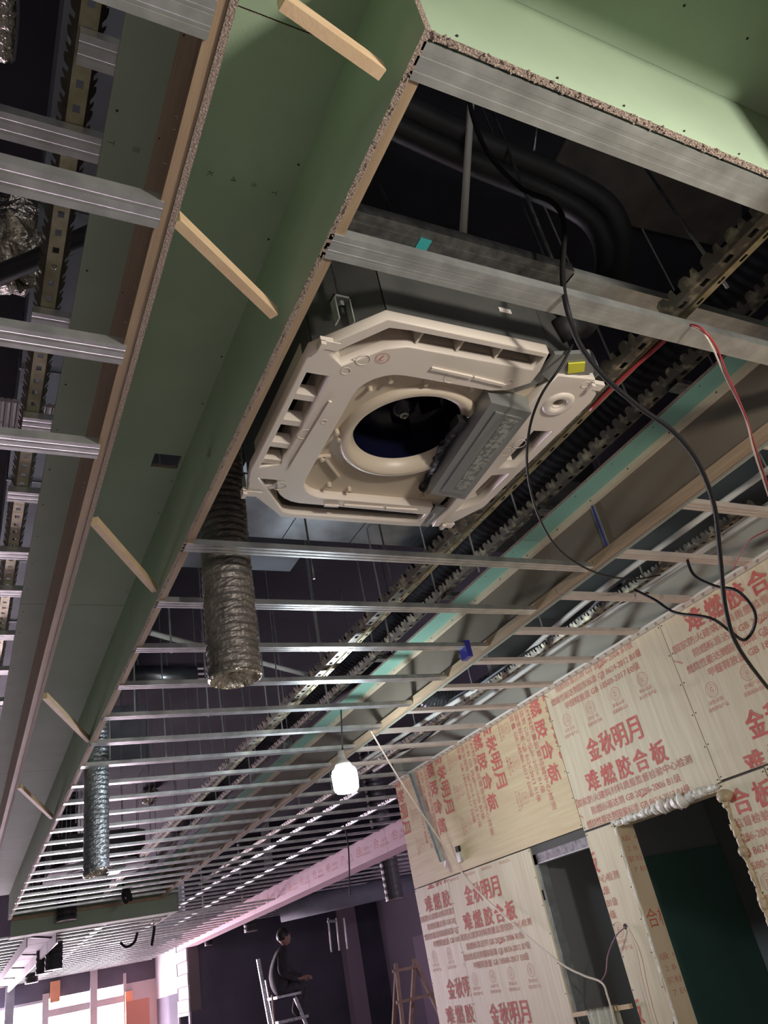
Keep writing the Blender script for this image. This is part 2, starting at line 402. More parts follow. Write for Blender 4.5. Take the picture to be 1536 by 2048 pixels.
def stamp(m, txt, u0, u1, v0, v1, fn, bold=0., mi=0, nrm=(-.00025, 0, 0)):
    vs, fs = glyphs(txt, 0.)
    if .0035 < bold < .0045: m.add([Vector(fn(u0 + .0018 + (u1 - u0) * a, v0 + .0012 + (v1 - v0) * b)) + Vector(nrm) for a, b in vs], fs, mi)
    if bold > .015:                             # heavy stencil strokes
        for k, (du, dv) in enumerate(((.006, 0), (0, .004), (.006, .004))):
            m.add([Vector(fn(u0 + du + (u1 - u0) * a, v0 + dv + (v1 - v0) * b)) + Vector(nrm) * (k + 1) for a, b in vs], fs, mi)
    m.add([fn(u0 + (u1 - u0) * a, v0 + (v1 - v0) * b) for a, b in vs], fs, mi)
m = MB()
for px, py, ch in [(222, 285, 'T'), (272, 300, '区'), (313, 312, '4'), (420, 348, 'K'), (467, 358, '4'), (508, 370, '水'), (548, 385, 'T'),
                   (262, 650, '水'), (570, 690, '区'), (600, 692, '4')]:
    q = onz(px, py, TZ)
    if q.x > .54 or q.y > 1.9: continue
    stamp(m, ch, 0, .012, 0, .012, lambda u, v: (q.x - .006 + v, q.y - .006 + u, TZ - .0006))
m.build('printed_marks', INKG, T)

# ------------------------------------------------------------------ CROSS TROUGH overhead (top right of the photograph)
K = root('cross_light_trough', 'bright green plasterboard trough crossing at the top right above the photographer', 'ceiling trough', (1.8, .3, CZ))
box(.552, 3.0, .462, .474, CZ, TZ + .012, thin=1).build('far_side_board', [GREEN, CORE], K)
box(.5405, 3.0, .1, .4615, TZ, TZ + .012, thin=2).build('top_panel', [GREEN, CORE], K)
box(.1, 1.33, .173, .185, CZ, TZ, thin=1).build('near_side_board', [GREEN, CORE], K)
box(.1, 1.33, .151, .172, CZ + .002, CZ + .03).build('near_batten', WOOD, K)
box(1.33, 3.0, .10, .185, .93, TZ).build('added_light_blocker', [GREYB], K)  # added out of view to cut off the light on the far side board
m = MB()
for x in (.6, .8, .95, 1.1, 1.25): m.lathe([(1e-4, 0), (.0032, .001)], (x, .4612, CZ + .014), 6)
for x in (.7, .9, 1.12, 1.3): m.lathe([(1e-4, 0), (.003, .001)], (x, .35, TZ - .002), 6)
stuff(m.build('screw_heads', RUBBER, K))
# frayed cut edge of the board
m = MB()
for i in range(160):
    x = random.uniform(.555, 1.5); q = Vector((x, random.uniform(.461, .474), CZ - .0005))
    m.obox(q, q + Vector((random.uniform(-.006, .006), random.uniform(-.003, .003), -random.uniform(.0005, .002))), .003, .002)
for i in range(260):
    y = random.uniform(.5, 3.2); q = Vector((random.choice((.542, .549)) , y, CZ - .0005))
    m.obox(q, q + Vector((random.uniform(-.003, .003), random.uniform(-.006, .006), -random.uniform(.0005, .002))), .0022, .002)
stuff(m.build('crumbled_edge', CORE, K))

# ------------------------------------------------------------------ RIGHT TROUGH / BULKHEAD
B = root('right_light_trough', 'long bulkhead with teal ledge and brown paper face right of the air conditioner', 'ceiling trough', (2.2, 5, CZ))
XB = lambda y: .006 * max(0, y - 5)
def sb(x0, x1, y0, y1, z0, z1, name, mts, thin=None):
    m = MB(); m.box(x0, x1, y0, y1, z0, z1, 0, thin)
    for v in m.v: v.x += XB(v.y)
    return m.build(name, mts, B)
for a, b in [(.3, 2.3), (2.303, 4.7), (4.703, 7.1), (7.103, 10.5)]:
    sb(2.078, 2.20, a, b, TZ, TZ + .012, 'ledge_panel', [TEAL, CORE], 2)
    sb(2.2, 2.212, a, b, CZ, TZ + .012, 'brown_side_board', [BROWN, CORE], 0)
    sb(2.178, 2.1995, a, b, TZ - .024, TZ, 'upper_batten', WOODP)
    sb(2.174, 2.1995, a, b, CZ + .003, CZ + .038, 'lower_batten', PLYB)
    sb(2.2125, 2.2185, a, b, CZ - .001, CZ + .06, 'green_lower_strip', [TEAL])
    sb(2.2185, 2.2235, a, b, CZ + .0, CZ + .02, 'outer_lath', [WOODX])
p = onz(1183, 1010, TZ - .02); p.x = 2.196; q = Vector((2.196, p.y, CZ + .04))
MB().obox(p, q, .004, .022, up=(0, 1, 0)).build('metal_strut', ZINC, B)
MB().obox(p + Vector((-.004, 0, 0)), q + Vector((-.004, 0, 0)), .003, .006, up=(0, 1, 0)).build('blue_wire', BLUEC, B)
m = MB()
for i in range(40):
    y = .8 + .23 * i; m.lathe([(1e-4, 0), (.0032, .001)], (2.10, y, TZ - .002), 6)
    m.box(2.1765, 2.178, y, y + .005, TZ - .014, TZ - .009)
stuff(m.build('screw_heads', RUBBER, B))
# print on gypsum offcuts near the lamp

# ------------------------------------------------------------------ green crossbeam at the far end of the middle bay
X = root('far_crossbeam', 'dark green board crossbeam closing the far end of the middle ceiling bay', 'beam', (1.45, 10.6, 1.04))
box(.60, 2.43, 10.53, 10.545, 1.03, TZ, thin=1).build('face_board', [GREEN, CORE], X)
box(.60, 2.43, 10.545, 10.8, 1.03, 1.045, thin=2).build('soffit_board', [GREEN, CORE], X)
box(.60, 2.3, 10.50, 10.528, CZ - .015, CZ + .02).build('batten', PLYB, X)
box(2.43, 2.445, 10.53, 11.9, 1.03, TZ, thin=0).build('return_board', [GREYB, CORE], X)
# ribbed box beam of the far left ceiling
X = root('far_box_beam', 'pale grey box beam with dark ribs at the far left, below the crossbeam', 'beam', (.95, 14, .95))
for i in range(9):
    y0 = 10.85 + i * 1.0
    box(.80, 1.10, y0, y0 + .97, 1.04, 1.055, thin=2).build('soffit_panel', [LILAC, CORE], X)
    box(1.10, 1.112, y0, y0 + .97, .93, 1.055, thin=0).build('side_panel', [LILAC, CORE], X)
    if i % 2 == 0: MB().obox((.82, y0, 1.035), (1.1, y0 + .5, 1.035), .03, .02).build('rib', RUBBER, X)
box(1.112, 1.125, 10.85, 19.5, .925, .94).build('edge_trim', ZINC, X)
box(.788, .80, 10.85, 19.5, .93, 1.055).build('left_board', LILAC, X)

# ------------------------------------------------------------------ CEILING CASSETTE AIR CONDITIONER
AX, AY = 1.015, 1.44
A = root('cassette_air_conditioner', 'square ceiling air conditioner with open off-white outlet frame and navy fan', 'air conditioner', (AX, AY, CZ))
def curve_plate(name, outer, holes, z0, z1, m, bev=.003, parent=A, cx=AX, cy=AY):
    cu = bpy.data.curves.new('c', 'CURVE'); cu.dimensions = '2D'; cu.fill_mode = 'BOTH'
    cu.extrude = (z1 - z0) / 2 - bev; cu.bevel_depth = bev; cu.bevel_resolution = 1
    for pl in [outer] + holes:
        sp = cu.splines.new('POLY'); sp.points.add(len(pl) - 1); sp.use_cyclic_u = True
        for i, q in enumerate(pl): sp.points[i].co = (q[0], q[1], 0, 1)
    o = bpy.data.objects.new('c', cu); COL.objects.link(o); bpy.context.view_layer.update()
    me = bpy.data.meshes.new_from_object(o.evaluated_get(bpy.context.evaluated_depsgraph_get())); bpy.data.objects.remove(o)
    me.name = name; me.materials.clear(); me.materials.append(m)
    off = Vector((cx, cy, (z0 + z1) / 2)) - WL[parent.name]
    for v in me.vertices: v.co += off
    return place(name, me, None, parent)
def arc(cx, cy, r, a0, a1, n=6): return [(cx + r * math.cos(math.radians(a0 + (a1 - a0) * i / n)), cy + r * math.sin(math.radians(a0 + (a1 - a0) * i / n))) for i in range(n + 1)]
inner_r = arc(-.14, -.15, .10, 270, 180) + arc(-.135, .215, .09, 180, 90)
outerC = [(.18, -.405), (.197, -.345), (.20, -.30), (.155, -.262), (.11, -.25)] + inner_r + [(.235, .302), (.243, .335), (.248, .412), (.20, .415), (-.225, .418), (-.365, .295), (-.385, .20), (-.392, -.268), (-.262, -.405)]
slotN = [(-.352, -.272), (-.250, -.386), (-.20, -.391), (.178, -.394), (.178, -.342), (-.18, -.338), (-.228, -.318), (-.305, -.240)]
slotL = [(-.380, -.205), (-.318, -.205), (-.310, .165), (-.370, .19)]
slotF = [(-.358, .232), (-.30, .232)] + arc(-.19, .232, .105, 180, 95)[1:] + [(.235, .340), (.235, .398), (-.20, .402), (-.230, .396)]
curve_plate('outlet_frame', outerC, [slotN, slotL, slotF], CZ, CZ + .03, PLAST)
outerR = [(.262, -.34), (.372, -.352), (.418, -.30), (.425, -.27), (.412, .27), (.345, .395), (.30, .408), (.292, .36), (.30, .30), (.252, -.19)]
sR1 = [(.335, -.125), (.398, -.135), (.394, .05), (.335, .07)]; sR2 = [(.335, .10), (.392, .08), (.388, .255), (.34, .30), (.325, .33)]
hole = arc(.333, -.245, .018, 0, 360, 14)[:-1]
curve_plate('right_outlet_frame', outerR, [sR1, sR2, hole], CZ, CZ + .03, PLAST)
# walls of the outlet slots, ribs and raised bars
def wallloop(m, pl, z0, z1, t=.004, cyc=True):
    n = len(pl)
    for i in range(n if cyc else n - 1):
        a, b = pl[i], pl[(i + 1) % n]; m.obox((AX + a[0], AY + a[1], (z0 + z1) / 2), (AX + b[0], AY + b[1], (z0 + z1) / 2), t, z1 - z0)
m = MB()
for pl in (slotN, slotL, slotF, sR1, sR2): wallloop(m, pl, CZ + .012, CZ + .09)
m.build('slot_walls', PLAST, A)
for (x, y0, y1) in [(-.05, -.385, -.346), (.06, -.386, -.347), (-.16, -.382, -.345)]:
    box(AX + x, AX + x + .006, AY + y0, AY + y1, CZ + .012, CZ + .05).build('outlet_rib', PLAST, A)
for y in (-.12, -.02, .075, .15):
    box(AX - .372, AX - .316, AY + y, AY + y + .02, CZ + .006, CZ + .04).build('outlet_rib', PLAST, A)
MB().obox((AX - .345, AY + .30, CZ + .02), (AX - .29, AY + .27, CZ + .02), .018, .03).build('outlet_rib', PLAST, A)
MB().obox((AX + .335, AY + .085, CZ + .02), (AX + .393, AY + .065, CZ + .02), .01, .03).build('outlet_rib', PLAST, A)
for a, b in [((-.09, -.29), (.03, -.285)), ((.035, -.285), (.135, -.278)), ((-.285, -.12), (-.288, .165)), ((-.06, .325), (.07, .322)), ((.08, .322), (.19, .318)), ((-.12, .335), (-.075, .333))]:
    MB().obox((AX + a[0], AY + a[1], CZ - .002), (AX + b[0], AY + b[1], CZ - .002), .008, .006).build('raised_bar', PLAST, A)
for x, y, r in [(-.265, -.275, .018), (-.29, -.23, .012), (-.30, .02, .02), (-.285, .26, .02), (.33, -.06, .02), (.36, -.33, .012), (-.27, -.04, .008), (.31, -.02, .02), (-.02, -.27, .02), (.14, -.29, .01)]:
    MB().lathe([(r, .0), (r, -.0012), (r - .0015, -.0012), (r - .0015, 0)], (AX + x, AY + y, CZ), 20).build('moulded_ring', PLAST, A)
MB().lathe([(.045, 0), (.042, -.006), (.030, -.008), (.022, -.003), (.018, .008)], (AX + .333, AY - .245, CZ), 28).build('drain_boss', PLAST, A, True)
# red L mark
m = MB(); m.lathe([(.017, 0), (.0155, 0)], (AX - .222, AY - .292, CZ - .0015), 24)
stamp(m, 'L', -.005, .006, -.008, .009, lambda u, v: (AX - .222 + u + .35 * v, AY - .292 - v, CZ - .0015))
tag(m.build('printed_mark', INK, A), 'red letter L in a circle')
# dark casing
oct_ = [(-.255, -.395), (.20, -.395), (.385, -.30), (.40, .27), (.30, .395), (-.22, .40), (-.355, .285), (-.378, -.262)]
m = MB(); n = len(oct_)
for i in range(n):
    a, b = oct_[i], oct_[(i + 1) % n]; m.obox((AX + a[0], AY + a[1], CZ + .158), (AX + b[0], AY + b[1], CZ + .158), .012, .258)
m.prism([(a[0] * 1.01, a[1] * 1.01) for a in oct_], lambda u, w, t: (AX + u, AY + w, t), CZ + .282, CZ + .296)
m.build('casing', BODY, A)
m = MB()
for i in range(9): m.box(AX - .2 + i * .045, AX - .175 + i * .045, AY - .4025, AY - .401, CZ + .262, CZ + .268)
stuff(m.build('casing_seam_slots', ZINCD, A))
box(AX + .075, AX + .112, AY - .4035, AY - .4015, CZ + .12, CZ + .134).build('sticker', PINKL, A)
# inner tray with bell mouth
bc = (-.002, -.010)
tray_o = [(.30, -.27)] + [(x * 1.06, y * 1.04) for x, y in inner_r] + [(.28, .32)]
curve_plate('inner_tray', tray_o, [arc(bc[0] - .004, bc[1], .188, 0, 360, 40)[:-1]], CZ + .028, CZ + .036, TRAY, .001)
m = MB(); wallloop(m, [(.24, .302)] + inner_r[::-1] + [(.11, -.25)], CZ + .004, CZ + .032, .005, False); m.build('tray_rim', TRAY, A)
MB().lathe([(.197, .03), (.194, .018), (.185, .010), (.172, .012), (.160, .024), (.152, .042), (.151, .05)], (AX + bc[0], AY + bc[1], CZ), 64).build('bell_mouth', TRAY, A, True)
F = MB().lathe([(.0001, .19), (.07, .192), (.165, .20), (.165, .10), (.1515, .049)], (AX + bc[0], AY + bc[1], CZ), 48).build('fan_rotor', NAVY, A, True)
MB().lathe([(.0001, .092), (.02, .094), (.034, .105), (.048, .14), (.065, .18), (.09, .19)], (AX + bc[0] + .0, AY + bc[1] + .0, CZ), 32).build('fan_hub', NAVY, F, True)
MB().lathe([(.013, .10), (.013, .086), (.009, .084), (.009, .09), (.004, .09), (.004, .078), (.0001, .078)], (AX + bc[0], AY + bc[1], CZ), 16).build('hub_nut', ZINC, F)
for i in range(7):
    t = 2 * PI * i / 7; c = Vector((AX + bc[0], AY + bc[1], 0))
    p = c + Vector((math.cos(t) * .135, math.sin(t) * .135, CZ + .165)); q = c + Vector((math.cos(t + .45) * .1, math.sin(t + .45) * .1, CZ + .165))
    MB().obox(p, q, .003, .05).build('fan_blade', NAVY, F)
for x, y in [(-.19, -.16), (-.155, -.205), (-.06, -.215), (.07, -.225), (-.205, .02), (-.19, .045), (-.2, .14), (-.13, .262), (-.06, .275), (.19, .27), (.20, .25), (.13, -.2)]:
    MB().lathe([(.007, .03), (.006, .012), (.0001, .012)], (AX + x, AY + y, CZ), 10).build('screw_boss', TRAY, A)
MB().obox((AX - .20, AY + .13, CZ + .024), (AX - .115, AY + .22, CZ + .024), .005, .012).build('tray_rib', TRAY, A)
MB().obox((AX - .22, AY + .14, CZ + .024), (AX - .18, AY + .125, CZ + .024), .006, .012).build('tray_rib', TRAY, A)
# control box
cb = [(.112, -.235), (.250, -.222), (.290, .200), (.160, .188)]
m = MB().prism(cb, lambda u, w, t: (AX + u, AY + w, t), CZ - .028, CZ + .03); CB = m.build('control_box', CBOX, A)
lerp = lambda s_, t_: tuple((cb[0][k] * (1 - s_) + cb[1][k] * s_) * (1 - t_) + (cb[3][k] * (1 - s_) + cb[2][k] * s_) * t_ for k in (0, 1))
MB().prism([lerp(.2, .06), lerp(.88, .06), lerp(.88, .93), lerp(.2, .93)], lambda u, w, t: (AX + u, AY + w, t), CZ - .033, CZ - .028).build('raised_cover', CBOX, CB)
MB().prism([lerp(.48, .09), lerp(.8, .09), lerp(.8, .88), lerp(.48, .88)], lambda u, w, t: (AX + u, AY + w, t), CZ - .0345, CZ - .033).build('wiring_label', CBOX2, CB)
MB().tube(smoothpath([(AX + .115, AY - .09, CZ + .01), (AX + .118, AY, CZ + .015), (AX + .135, AY + .09, CZ + .012), (AX + .155, AY + .15, CZ + .02), (AX + .16, AY + .22, CZ + .01)]), .012, 8, jit=.25).build('cable_bundle', RUBBER, A)
box(AX + .088, AX + .118, AY - .12, AY - .08, CZ - .005, CZ + .02).build('connector', RUBBER, A)
# metal corner bracket at the far break and grey bracket by the pipes
box(AX + .250, AX + .288, AY + .30, AY + .42, CZ + .005, CZ + .014).build('corner_bracket', CBOX, A)
box(AX + .262, AX + .268, AY + .34, AY + .40, CZ - .002, CZ + .006).build('bracket_tab', ZINC, A)
m = MB().prism([(.21, -.40), (.30, -.43), (.36, -.37), (.26, -.31), (.215, -.33)], lambda u, w, t: (AX + u, AY + w, t), CZ + .008, CZ + .02); m.build('pipe_bracket', CBOX, A)
MB().prism([(.262, -.385), (.305, -.40), (.325, -.37), (.285, -.352)], lambda u, w, t: (AX + u, AY + w, t), CZ + .003, CZ + .007).build('warning_sticker', YEL, A)
MB().prism([(.20, -.34), (.26, -.30), (.20, -.24), (.16, -.27)], lambda u, w, t: (AX + u, AY + w, t), CZ + .02, CZ + .03).build('bridge_plate', CBOX, A)
# hanging lugs
for (x, y, sx, sy) in [(-.335, -.345, -1, -1), (.385, -.345, 1, -1), (.36, .36, 1, 1), (-.33, .37, -1, 1)]:
    L = box(AX + x - .02, AX + x + .02, AY + y - .012, AY + y + .012, CZ + .10, CZ + .106).build('hanging_lug', ZINC, A)
    box(AX + x - .02, AX + x - .017, AY + y - .012, AY + y + .012, CZ + .03, CZ + .106).build('lug_flange', ZINC, L)
    box(AX + x + .017, AX + x + .02, AY + y - .012, AY + y + .012, CZ + .03, CZ + .106).build('lug_flange', ZINC, L)
    MB().lathe([(.008, .08), (.008, .095), (.0001, .095)], (AX + x, AY + y, CZ), 6).build('nut', ZINC, L)
    MB().tube([(AX + x, AY + y, CZ + .06), (AX + x, AY + y, 2.75)], .004, 6).build('threaded_rod', ZINCD, L)
for x, y, w in [(-.355, -.30, .03), (.40, -.33, .03), (-.345, .31, .035), (.35, .395, .03)]:
    m = MB().box(AX + x - w, AX + x + w * .6, AY + y - .012, AY + y + .012, CZ - .002, CZ + .012); m.box(AX + x - w, AX + x - w + .012, AY + y - .012, AY + y + .012, CZ - .012, CZ)
    m.build('clip_tab', PLAST, A)

# ------------------------------------------------------------------ flexible ducts
def flex(name, label, x, y, z0, z1, r, m, group, lean=(0, 0), top=None, mouthtilt=0., rings=None):
    R = root(name, label, 'duct', (x, y, z0), group)
    n = rings or int((z1 - z0) / .0065); N = 36; mb = MB()
    for i in range(n + 1):
        t = i / n; z = z0 + (z1 - z0) * t
        cxx = x + lean[0] * t ** 1.6; cyy = y + lean[1] * t ** 1.6
        ph = .5 + .5 * math.cos(i * 2 * PI / 4)
        for k in range(N):
            a = 2 * PI * k / N
            rr = r * (1 - .04 * ph + random.uniform(-.018, .018) * (1.2 - t)) * (1 - .07 * t)
            zz = z + (mouthtilt * math.cos(a + .5) * (1 - t) ** 6)
            mb.v.append(Vector((cxx + rr * math.cos(a), cyy + rr * math.sin(a), zz)))
    for i in range(n):
        for k in range(N):
            a0 = i * N + k; a1 = i * N + (k + 1) % N
            mb.f.append((a0, a1, a1 + N, a0 + N)); mb.mi.append(0)
    mb.build('corrugated_sleeve', m, R, False)
    # rolled, crumpled foil mouth
    mb = MB(); N = 40; prof = [(.97, 0), (.99, -.006), (.93, -.012), (.86, -.006), (.78, .006), (.62, .012), (.42, .018), (.2, .014), (.001, .016)]
    for i, (q, dz) in enumerate(prof):
        for k in range(N):
            a = 2 * PI * k / N; j = 0 if i < 3 else 1
            mb.v.append(Vector((x + r * q * math.cos(a) + j * random.uniform(-.003, .003), y + r * q * math.sin(a) + j * random.uniform(-.003, .003), z0 + dz + j * random.uniform(-.006, .008) + mouthtilt * math.cos(a + .5))))
    for i in range(len(prof) - 1):
        for k in range(N):
            a0 = i * N + k; a1 = i * N + (k + 1) % N; mb.f.append((a0, a0 + N, a1 + N, a1)); mb.mi.append(0)
    mb.build('crumpled_mouth', FOILW, R, False)
    return R
G_D = 'hanging flexible ducts'
flex('flexible_duct', 'large grey foil duct hanging beside the air conditioner corner', .742, 2.29, .865, 2.745, .086, FOIL, G_D, lean=(.03, -.10))
flex('flexible_duct', 'smaller bluish foil duct hanging at the lower left beyond the crossbars', .672, 4.72, .71, 2.745, .068, FOILB, G_D, lean=(.0, -.1), mouthtilt=.012)
for i, (px, py, Y, L, r, lb) in enumerate([(275 / 3.84 + 0, 1918, 12.6, .42, .11, ''), (96, 1945, 13.6, .4, .11, ''), (62, 1962, 17.5, .3, .1, ''), (438, 1862, 14.2, .3, .1, ''), (497, 1863, 13.5, .32, .1, ''), (777, 1717, 9.2, .25, .1, ''), (607, 1798, 12.5, .2, .1, ''), (785, 1795, 9.9, .2, .11, ''), (418, 1890, 15.5, .25, .05, '')]):
    pass
far = [(107, 1938, 12.2, .45, .11, 'black flexible duct hanging beside the far ribbed box beam, nearer of the pair'),
       (88, 1946, 12.9, .38, .11, 'black flexible duct hanging beside the far ribbed box beam, farther of the pair'),
       (63, 1965, 17.0, .25, .11, 'smallest black duct hanging near the far windows'),
       (502, 1862, 13.8, .32, .11, 'black duct stub hanging over the dark room, second from the left'),
       (770, 1718, 8.6, .20, .10, 'black duct stub hanging below the pink beam beside the plywood wall'),
       (790, 1798, 8.9, .13, .11, 'black duct stub under the round far duct beside the plywood wall'),
       (417, 1890, 16.0, .24, .07, 'black duct stub hanging over the dark room, leftmost'),
       (133, 1840, 10.35, .34, .11, 'black duct stub hanging in front of the green crossbeam')]
for px, py, Y, L, r, lb in far:
    q = ony(px, py, Y)
    R = root('duct_stub', lb, 'duct', (q.x, q.y, q.z), 'black hanging duct stubs in the distance')
    m = MB(); n = 60; L = 2.745 - q.z
    m.lathe([(r * (1 if i % 2 else .93), L * i / n) for i in range(n + 1)], q, 20); m.build('sleeve', INSUL, R)
    MB().lathe([(r, 0), (r * .97, -.01), (.0001, .0)], q, 20).build('mouth', FOIL, R)
# round insulated duct crossing the far room, silver flex by the conduits
tag(MB().tube([(-.6, 9.0, 2.3), (.2, 9.0, 2.3)], .1, 12).build('round_duct', DUCTM), 'short round duct far above the left bay', 'duct')
q0, q1 = ony(560, 1822, 13.5), onx(838, 1760, 6.9)
tag(MB().tube([q0, q0 * .6 + q1 * .4, q1], .17, 20).build('round_duct', BLUEG, smooth=True), 'long round grey duct crossing beneath the far ceiling left of the plywood wall', 'duct')
q = onz(880, 1400, 1.55)
pts = smoothpath([q + Vector((-.35, .2, .3)), q + Vector((-.15, .05, .1)), q, q + Vector((.2, -.1, -.02)), q + Vector((.4, -.3, .05))], 16)
tag(MB().tube(pts, .09, 18, rf=lambda i: .09 if i % 2 else .083).build('flexible_duct', FOILB), 'silvery flexible duct bending above the right bay near the lamp', 'duct')
tag(MB().tube([(2.26 + .02 * math.sin(i * .2), .3 + i * .02, 1.83) for i in range(500)], .11, 18, rf=lambda i: .112 if i % 2 else .109).build('flexible_duct', DUCTB), 'long black corrugated duct running above the right trough', 'duct')

# ------------------------------------------------------------------ rectangular ducts in the void
R = root('sheet_metal_duct', 'blue-grey sheet metal duct high in the left void with cross seams', 'duct', (.15, 3, 2.15))
for i in range(9): box(.08, .36, .2 + .75 * i, .2 + .75 * (i + 1) - .012, 2.15, 2.45).build('duct_section', BLUEG, R)
for i in range(8): box(.075, .365, .2 + .75 * (i + 1) - .012, .2 + .75 * (i + 1), 2.145, 2.455).build('flange', ZINCD, R)
q = onz(480, 1072, 1.95)
R = root('sheet_metal_duct', 'shiny sheet metal duct behind the air conditioner corner', 'duct', (1.3, q.y, 1.95))
for i in range(5): box(.98 + .38 * i, .98 + .38 * i + .375, q.y - .75, q.y, 1.95, 2.2).build('duct_section', DUCTM, R)
q = onz(700, 1148, 2.05)
tag(box(.6, 1.6, q.y - .28, q.y, 2.05, 2.745).build('sheet_metal_duct', BLUEG), 'darker duct just beyond the shiny one in the void', 'duct')
q = onz(740, 1350, 1.9)
tag(MB().tube([q + Vector((-.1, .6, 0)), q + Vector((.35, -.35, .1))], .1, 16).build('round_duct', DUCTM, smooth=True), 'grey round duct piece seen between crossbars above the lamp', 'duct')
tag(MB().tube([onz(255, 1352, 2.1), onz(390, 1352, 2.1)], .075, 16).build('round_duct', DUCTM, smooth=True), 'short silver round duct left of the large hanging duct', 'duct')
box(.75, 1.5, 7.3, 8.3, 2.0, 2.5).build('ventilation_unit', BLUEG)
tag(bpy.data.objects['ventilation_unit'], 'grey ventilation unit high over the far crossbars', 'ventilation unit')
# second cassette far away
def far_ac(px, py, z, lb, s=1.):
    q = onz(px, py, z); A2 = root('cassette_air_conditioner', lb, 'air conditioner', q, 'distant ceiling cassettes')
    x, y = q.x, q.y; r = .42 * s
    o8 = [(-r + .13, -r), (r - .13, -r), (r, -r + .13), (r, r - .13), (r - .13, r), (-r + .13, r), (-r, r - .13), (-r, -r + .13)]
    k = [(a * .62, b * .62) for a, b in o8]
    sl = [[(-.26 * s, sg * .34 * s - .022), (.26 * s, sg * .34 * s - .022), (.26 * s, sg * .34 * s + .022), (-.26 * s, sg * .34 * s + .022)] for sg in (-1, 1)]
    curve_plate('outlet_frame', o8, [k] + sl, z, z + .03, LILAC, .002, A2, x, y)
    MB().prism([(a * .97, b * .97) for a, b in o8], lambda u, w, t: (x + u, y + w, t), z + .06, z + .28).build('casing', BODY, A2)
    MB().lathe([(.2, .02), (.17, .01), (.16, .05)], (x, y, z), 32).build('bell_mouth', LILAC, A2, True)
    box(x + .13 * s, x + .23 * s, y - .22 * s, y + .22 * s, z - .02, z + .03).build('control_box', CBOX, A2)
far_ac(190, 1745, 1.235, 'pale ceiling cassette beyond the smaller hanging duct')
far_ac(150, 1890, 1.085, 'faint ceiling cassette in the lowered far ceiling')

# ------------------------------------------------------------------ pipes, conduits, rods, cables
def wire(name, label, pts, r, m, n=8, cat='cable', group=None, sm=6, parent=None):
    P = smoothpath(pts, sm) if sm else pts
    o = MB().tube(P, r, n).build(name, m, parent, smooth=True)
    return tag(o, label, cat, group) if parent is None else o
Zp = lambda L: [onz(a, b, c) for a, b, c in L]
pA = Zp([(640, 130, 2.1), (800, 215, 2.05), (980, 300, 2.0), (1130, 365, 1.95), (1215, 420, 1.85), (1240, 500, 1.72), (1215, 580, 1.58), (1160, 650, 1.42)])
wire('insulated_pipe', 'upper of two thick black insulated pipes bending down to the air conditioner', pA, .042, INSUL, 16, 'pipe', 'insulated refrigerant pipes')
wire('insulated_pipe', 'lower of two thick black insulated pipes bending down to the air conditioner', [p + Vector((-.05, .03, -.05)) for p in pA[:-1]] + [onz(1125, 660, 1.36)], .034, INSUL, 16, 'pipe', 'insulated refrigerant pipes')
wire('insulated_pipe', 'black insulated pipe crossing the left void behind the carrier', [onz(-30, 560, 2.0), onz(70, 520, 2.0), onz(170, 475, 2.0), onz(300, 420, 2.0)], .03, INSUL, 12, 'pipe')
wire('conduit', 'white plastic conduit leaning down above the air conditioner', [onz(945, 150, 2.2), onz(925, 490, 1.6)], .011, WHITEP, 8, 'pipe', sm=0)
wire('conduit', 'white conduit sloping behind the large hanging duct', [onz(300, 1265, 1.9), onz(660, 1362, 1.9)], .018, WHITEP, 8, 'pipe', sm=0)
for i, (a, b, z0, z1) in enumerate([((1260, 290), (1455, 575), 1.9, 1.3), ((968, 180), (1115, 545), 2.3, 1.42), ((1078, 215), (1068, 300), 2.5, 2.3), ((760, 370), (790, 450), 2.5, 2.0)]):
    wire('hanger_rod', ['steel hanger rod slanting to the carrier at the upper right', 'steel hanger rod left of the bent insulated pipes', 'short frayed hanger rod near the slab at top', 'faint hanger rod left of the cyan daub'][i],
         [onz(a[0], a[1], z0), onz(b[0], b[1], z1)], .005, ZINCD, 6, 'rod', sm=0)
# vertical rods of the middle bay
G_H = 'thin hanger rods over the middle bay'
rm = MB().tube([(0, 0, 0), (0, 0, 1.48)], .0042, 6).build('hanger_rod', ZINC, loc=(0, 0, 0)); rmesh = rm.data; bpy.data.objects.remove(rm)
cnt = 0
for ix, x in enumerate([.75, 1.08, 1.49, 1.78]):
    for iy in range(11):
        y = 2.3 + .78 * iy + .11 * (ix % 3)
        if abs(x - .75) < .1 and abs(y - 2.3) < .3: continue
        if 2.4 < y < 3.5 and False: continue
        o = place('hanger_rod', rmesh, (x + random.uniform(-.03, .03), y + random.uniform(-.05, .05), CZ + .07 if x != 1.49 else CZ + .05))
        o.rotation_euler = (random.uniform(-.02, .02), random.uniform(-.02, .02), 0)
        tag(o, 'thin pale hanger rod dropping from the slab over the middle bay', 'rod', G_H); cnt += 1
for iy in range(8):
    for x in (2.66, 2.05):
        o = place('hanger_rod', rmesh, (x, 1.5 + .75 * iy, (CZ + .06) if x > 2.5 else TZ + .05)); tag(o, 'thin hanger rod above the carrier of the right-hand bay', 'rod', 'hanger rods on the right')
for iy in range(6):
    o = place('hanger_rod', rmesh, (.098, .4 + .75 * iy, TZ + .04)); tag(o, 'hanger rod holding the yellowish left carrier', 'rod', 'hanger rods of the left carrier')
# long conduits high over the far middle bay
for i in range(3):
    wire('conduit', 'pale conduit crossing over the far crossbars, %s of three' % ('nearest', 'middle', 'farthest')[i], [(.5, 7.0 + .14 * i, 2.735), (2.2, 7.0 + .14 * i, 2.735)], .012, WHITEP, 6, 'pipe', 'conduits over the far bay', 0)
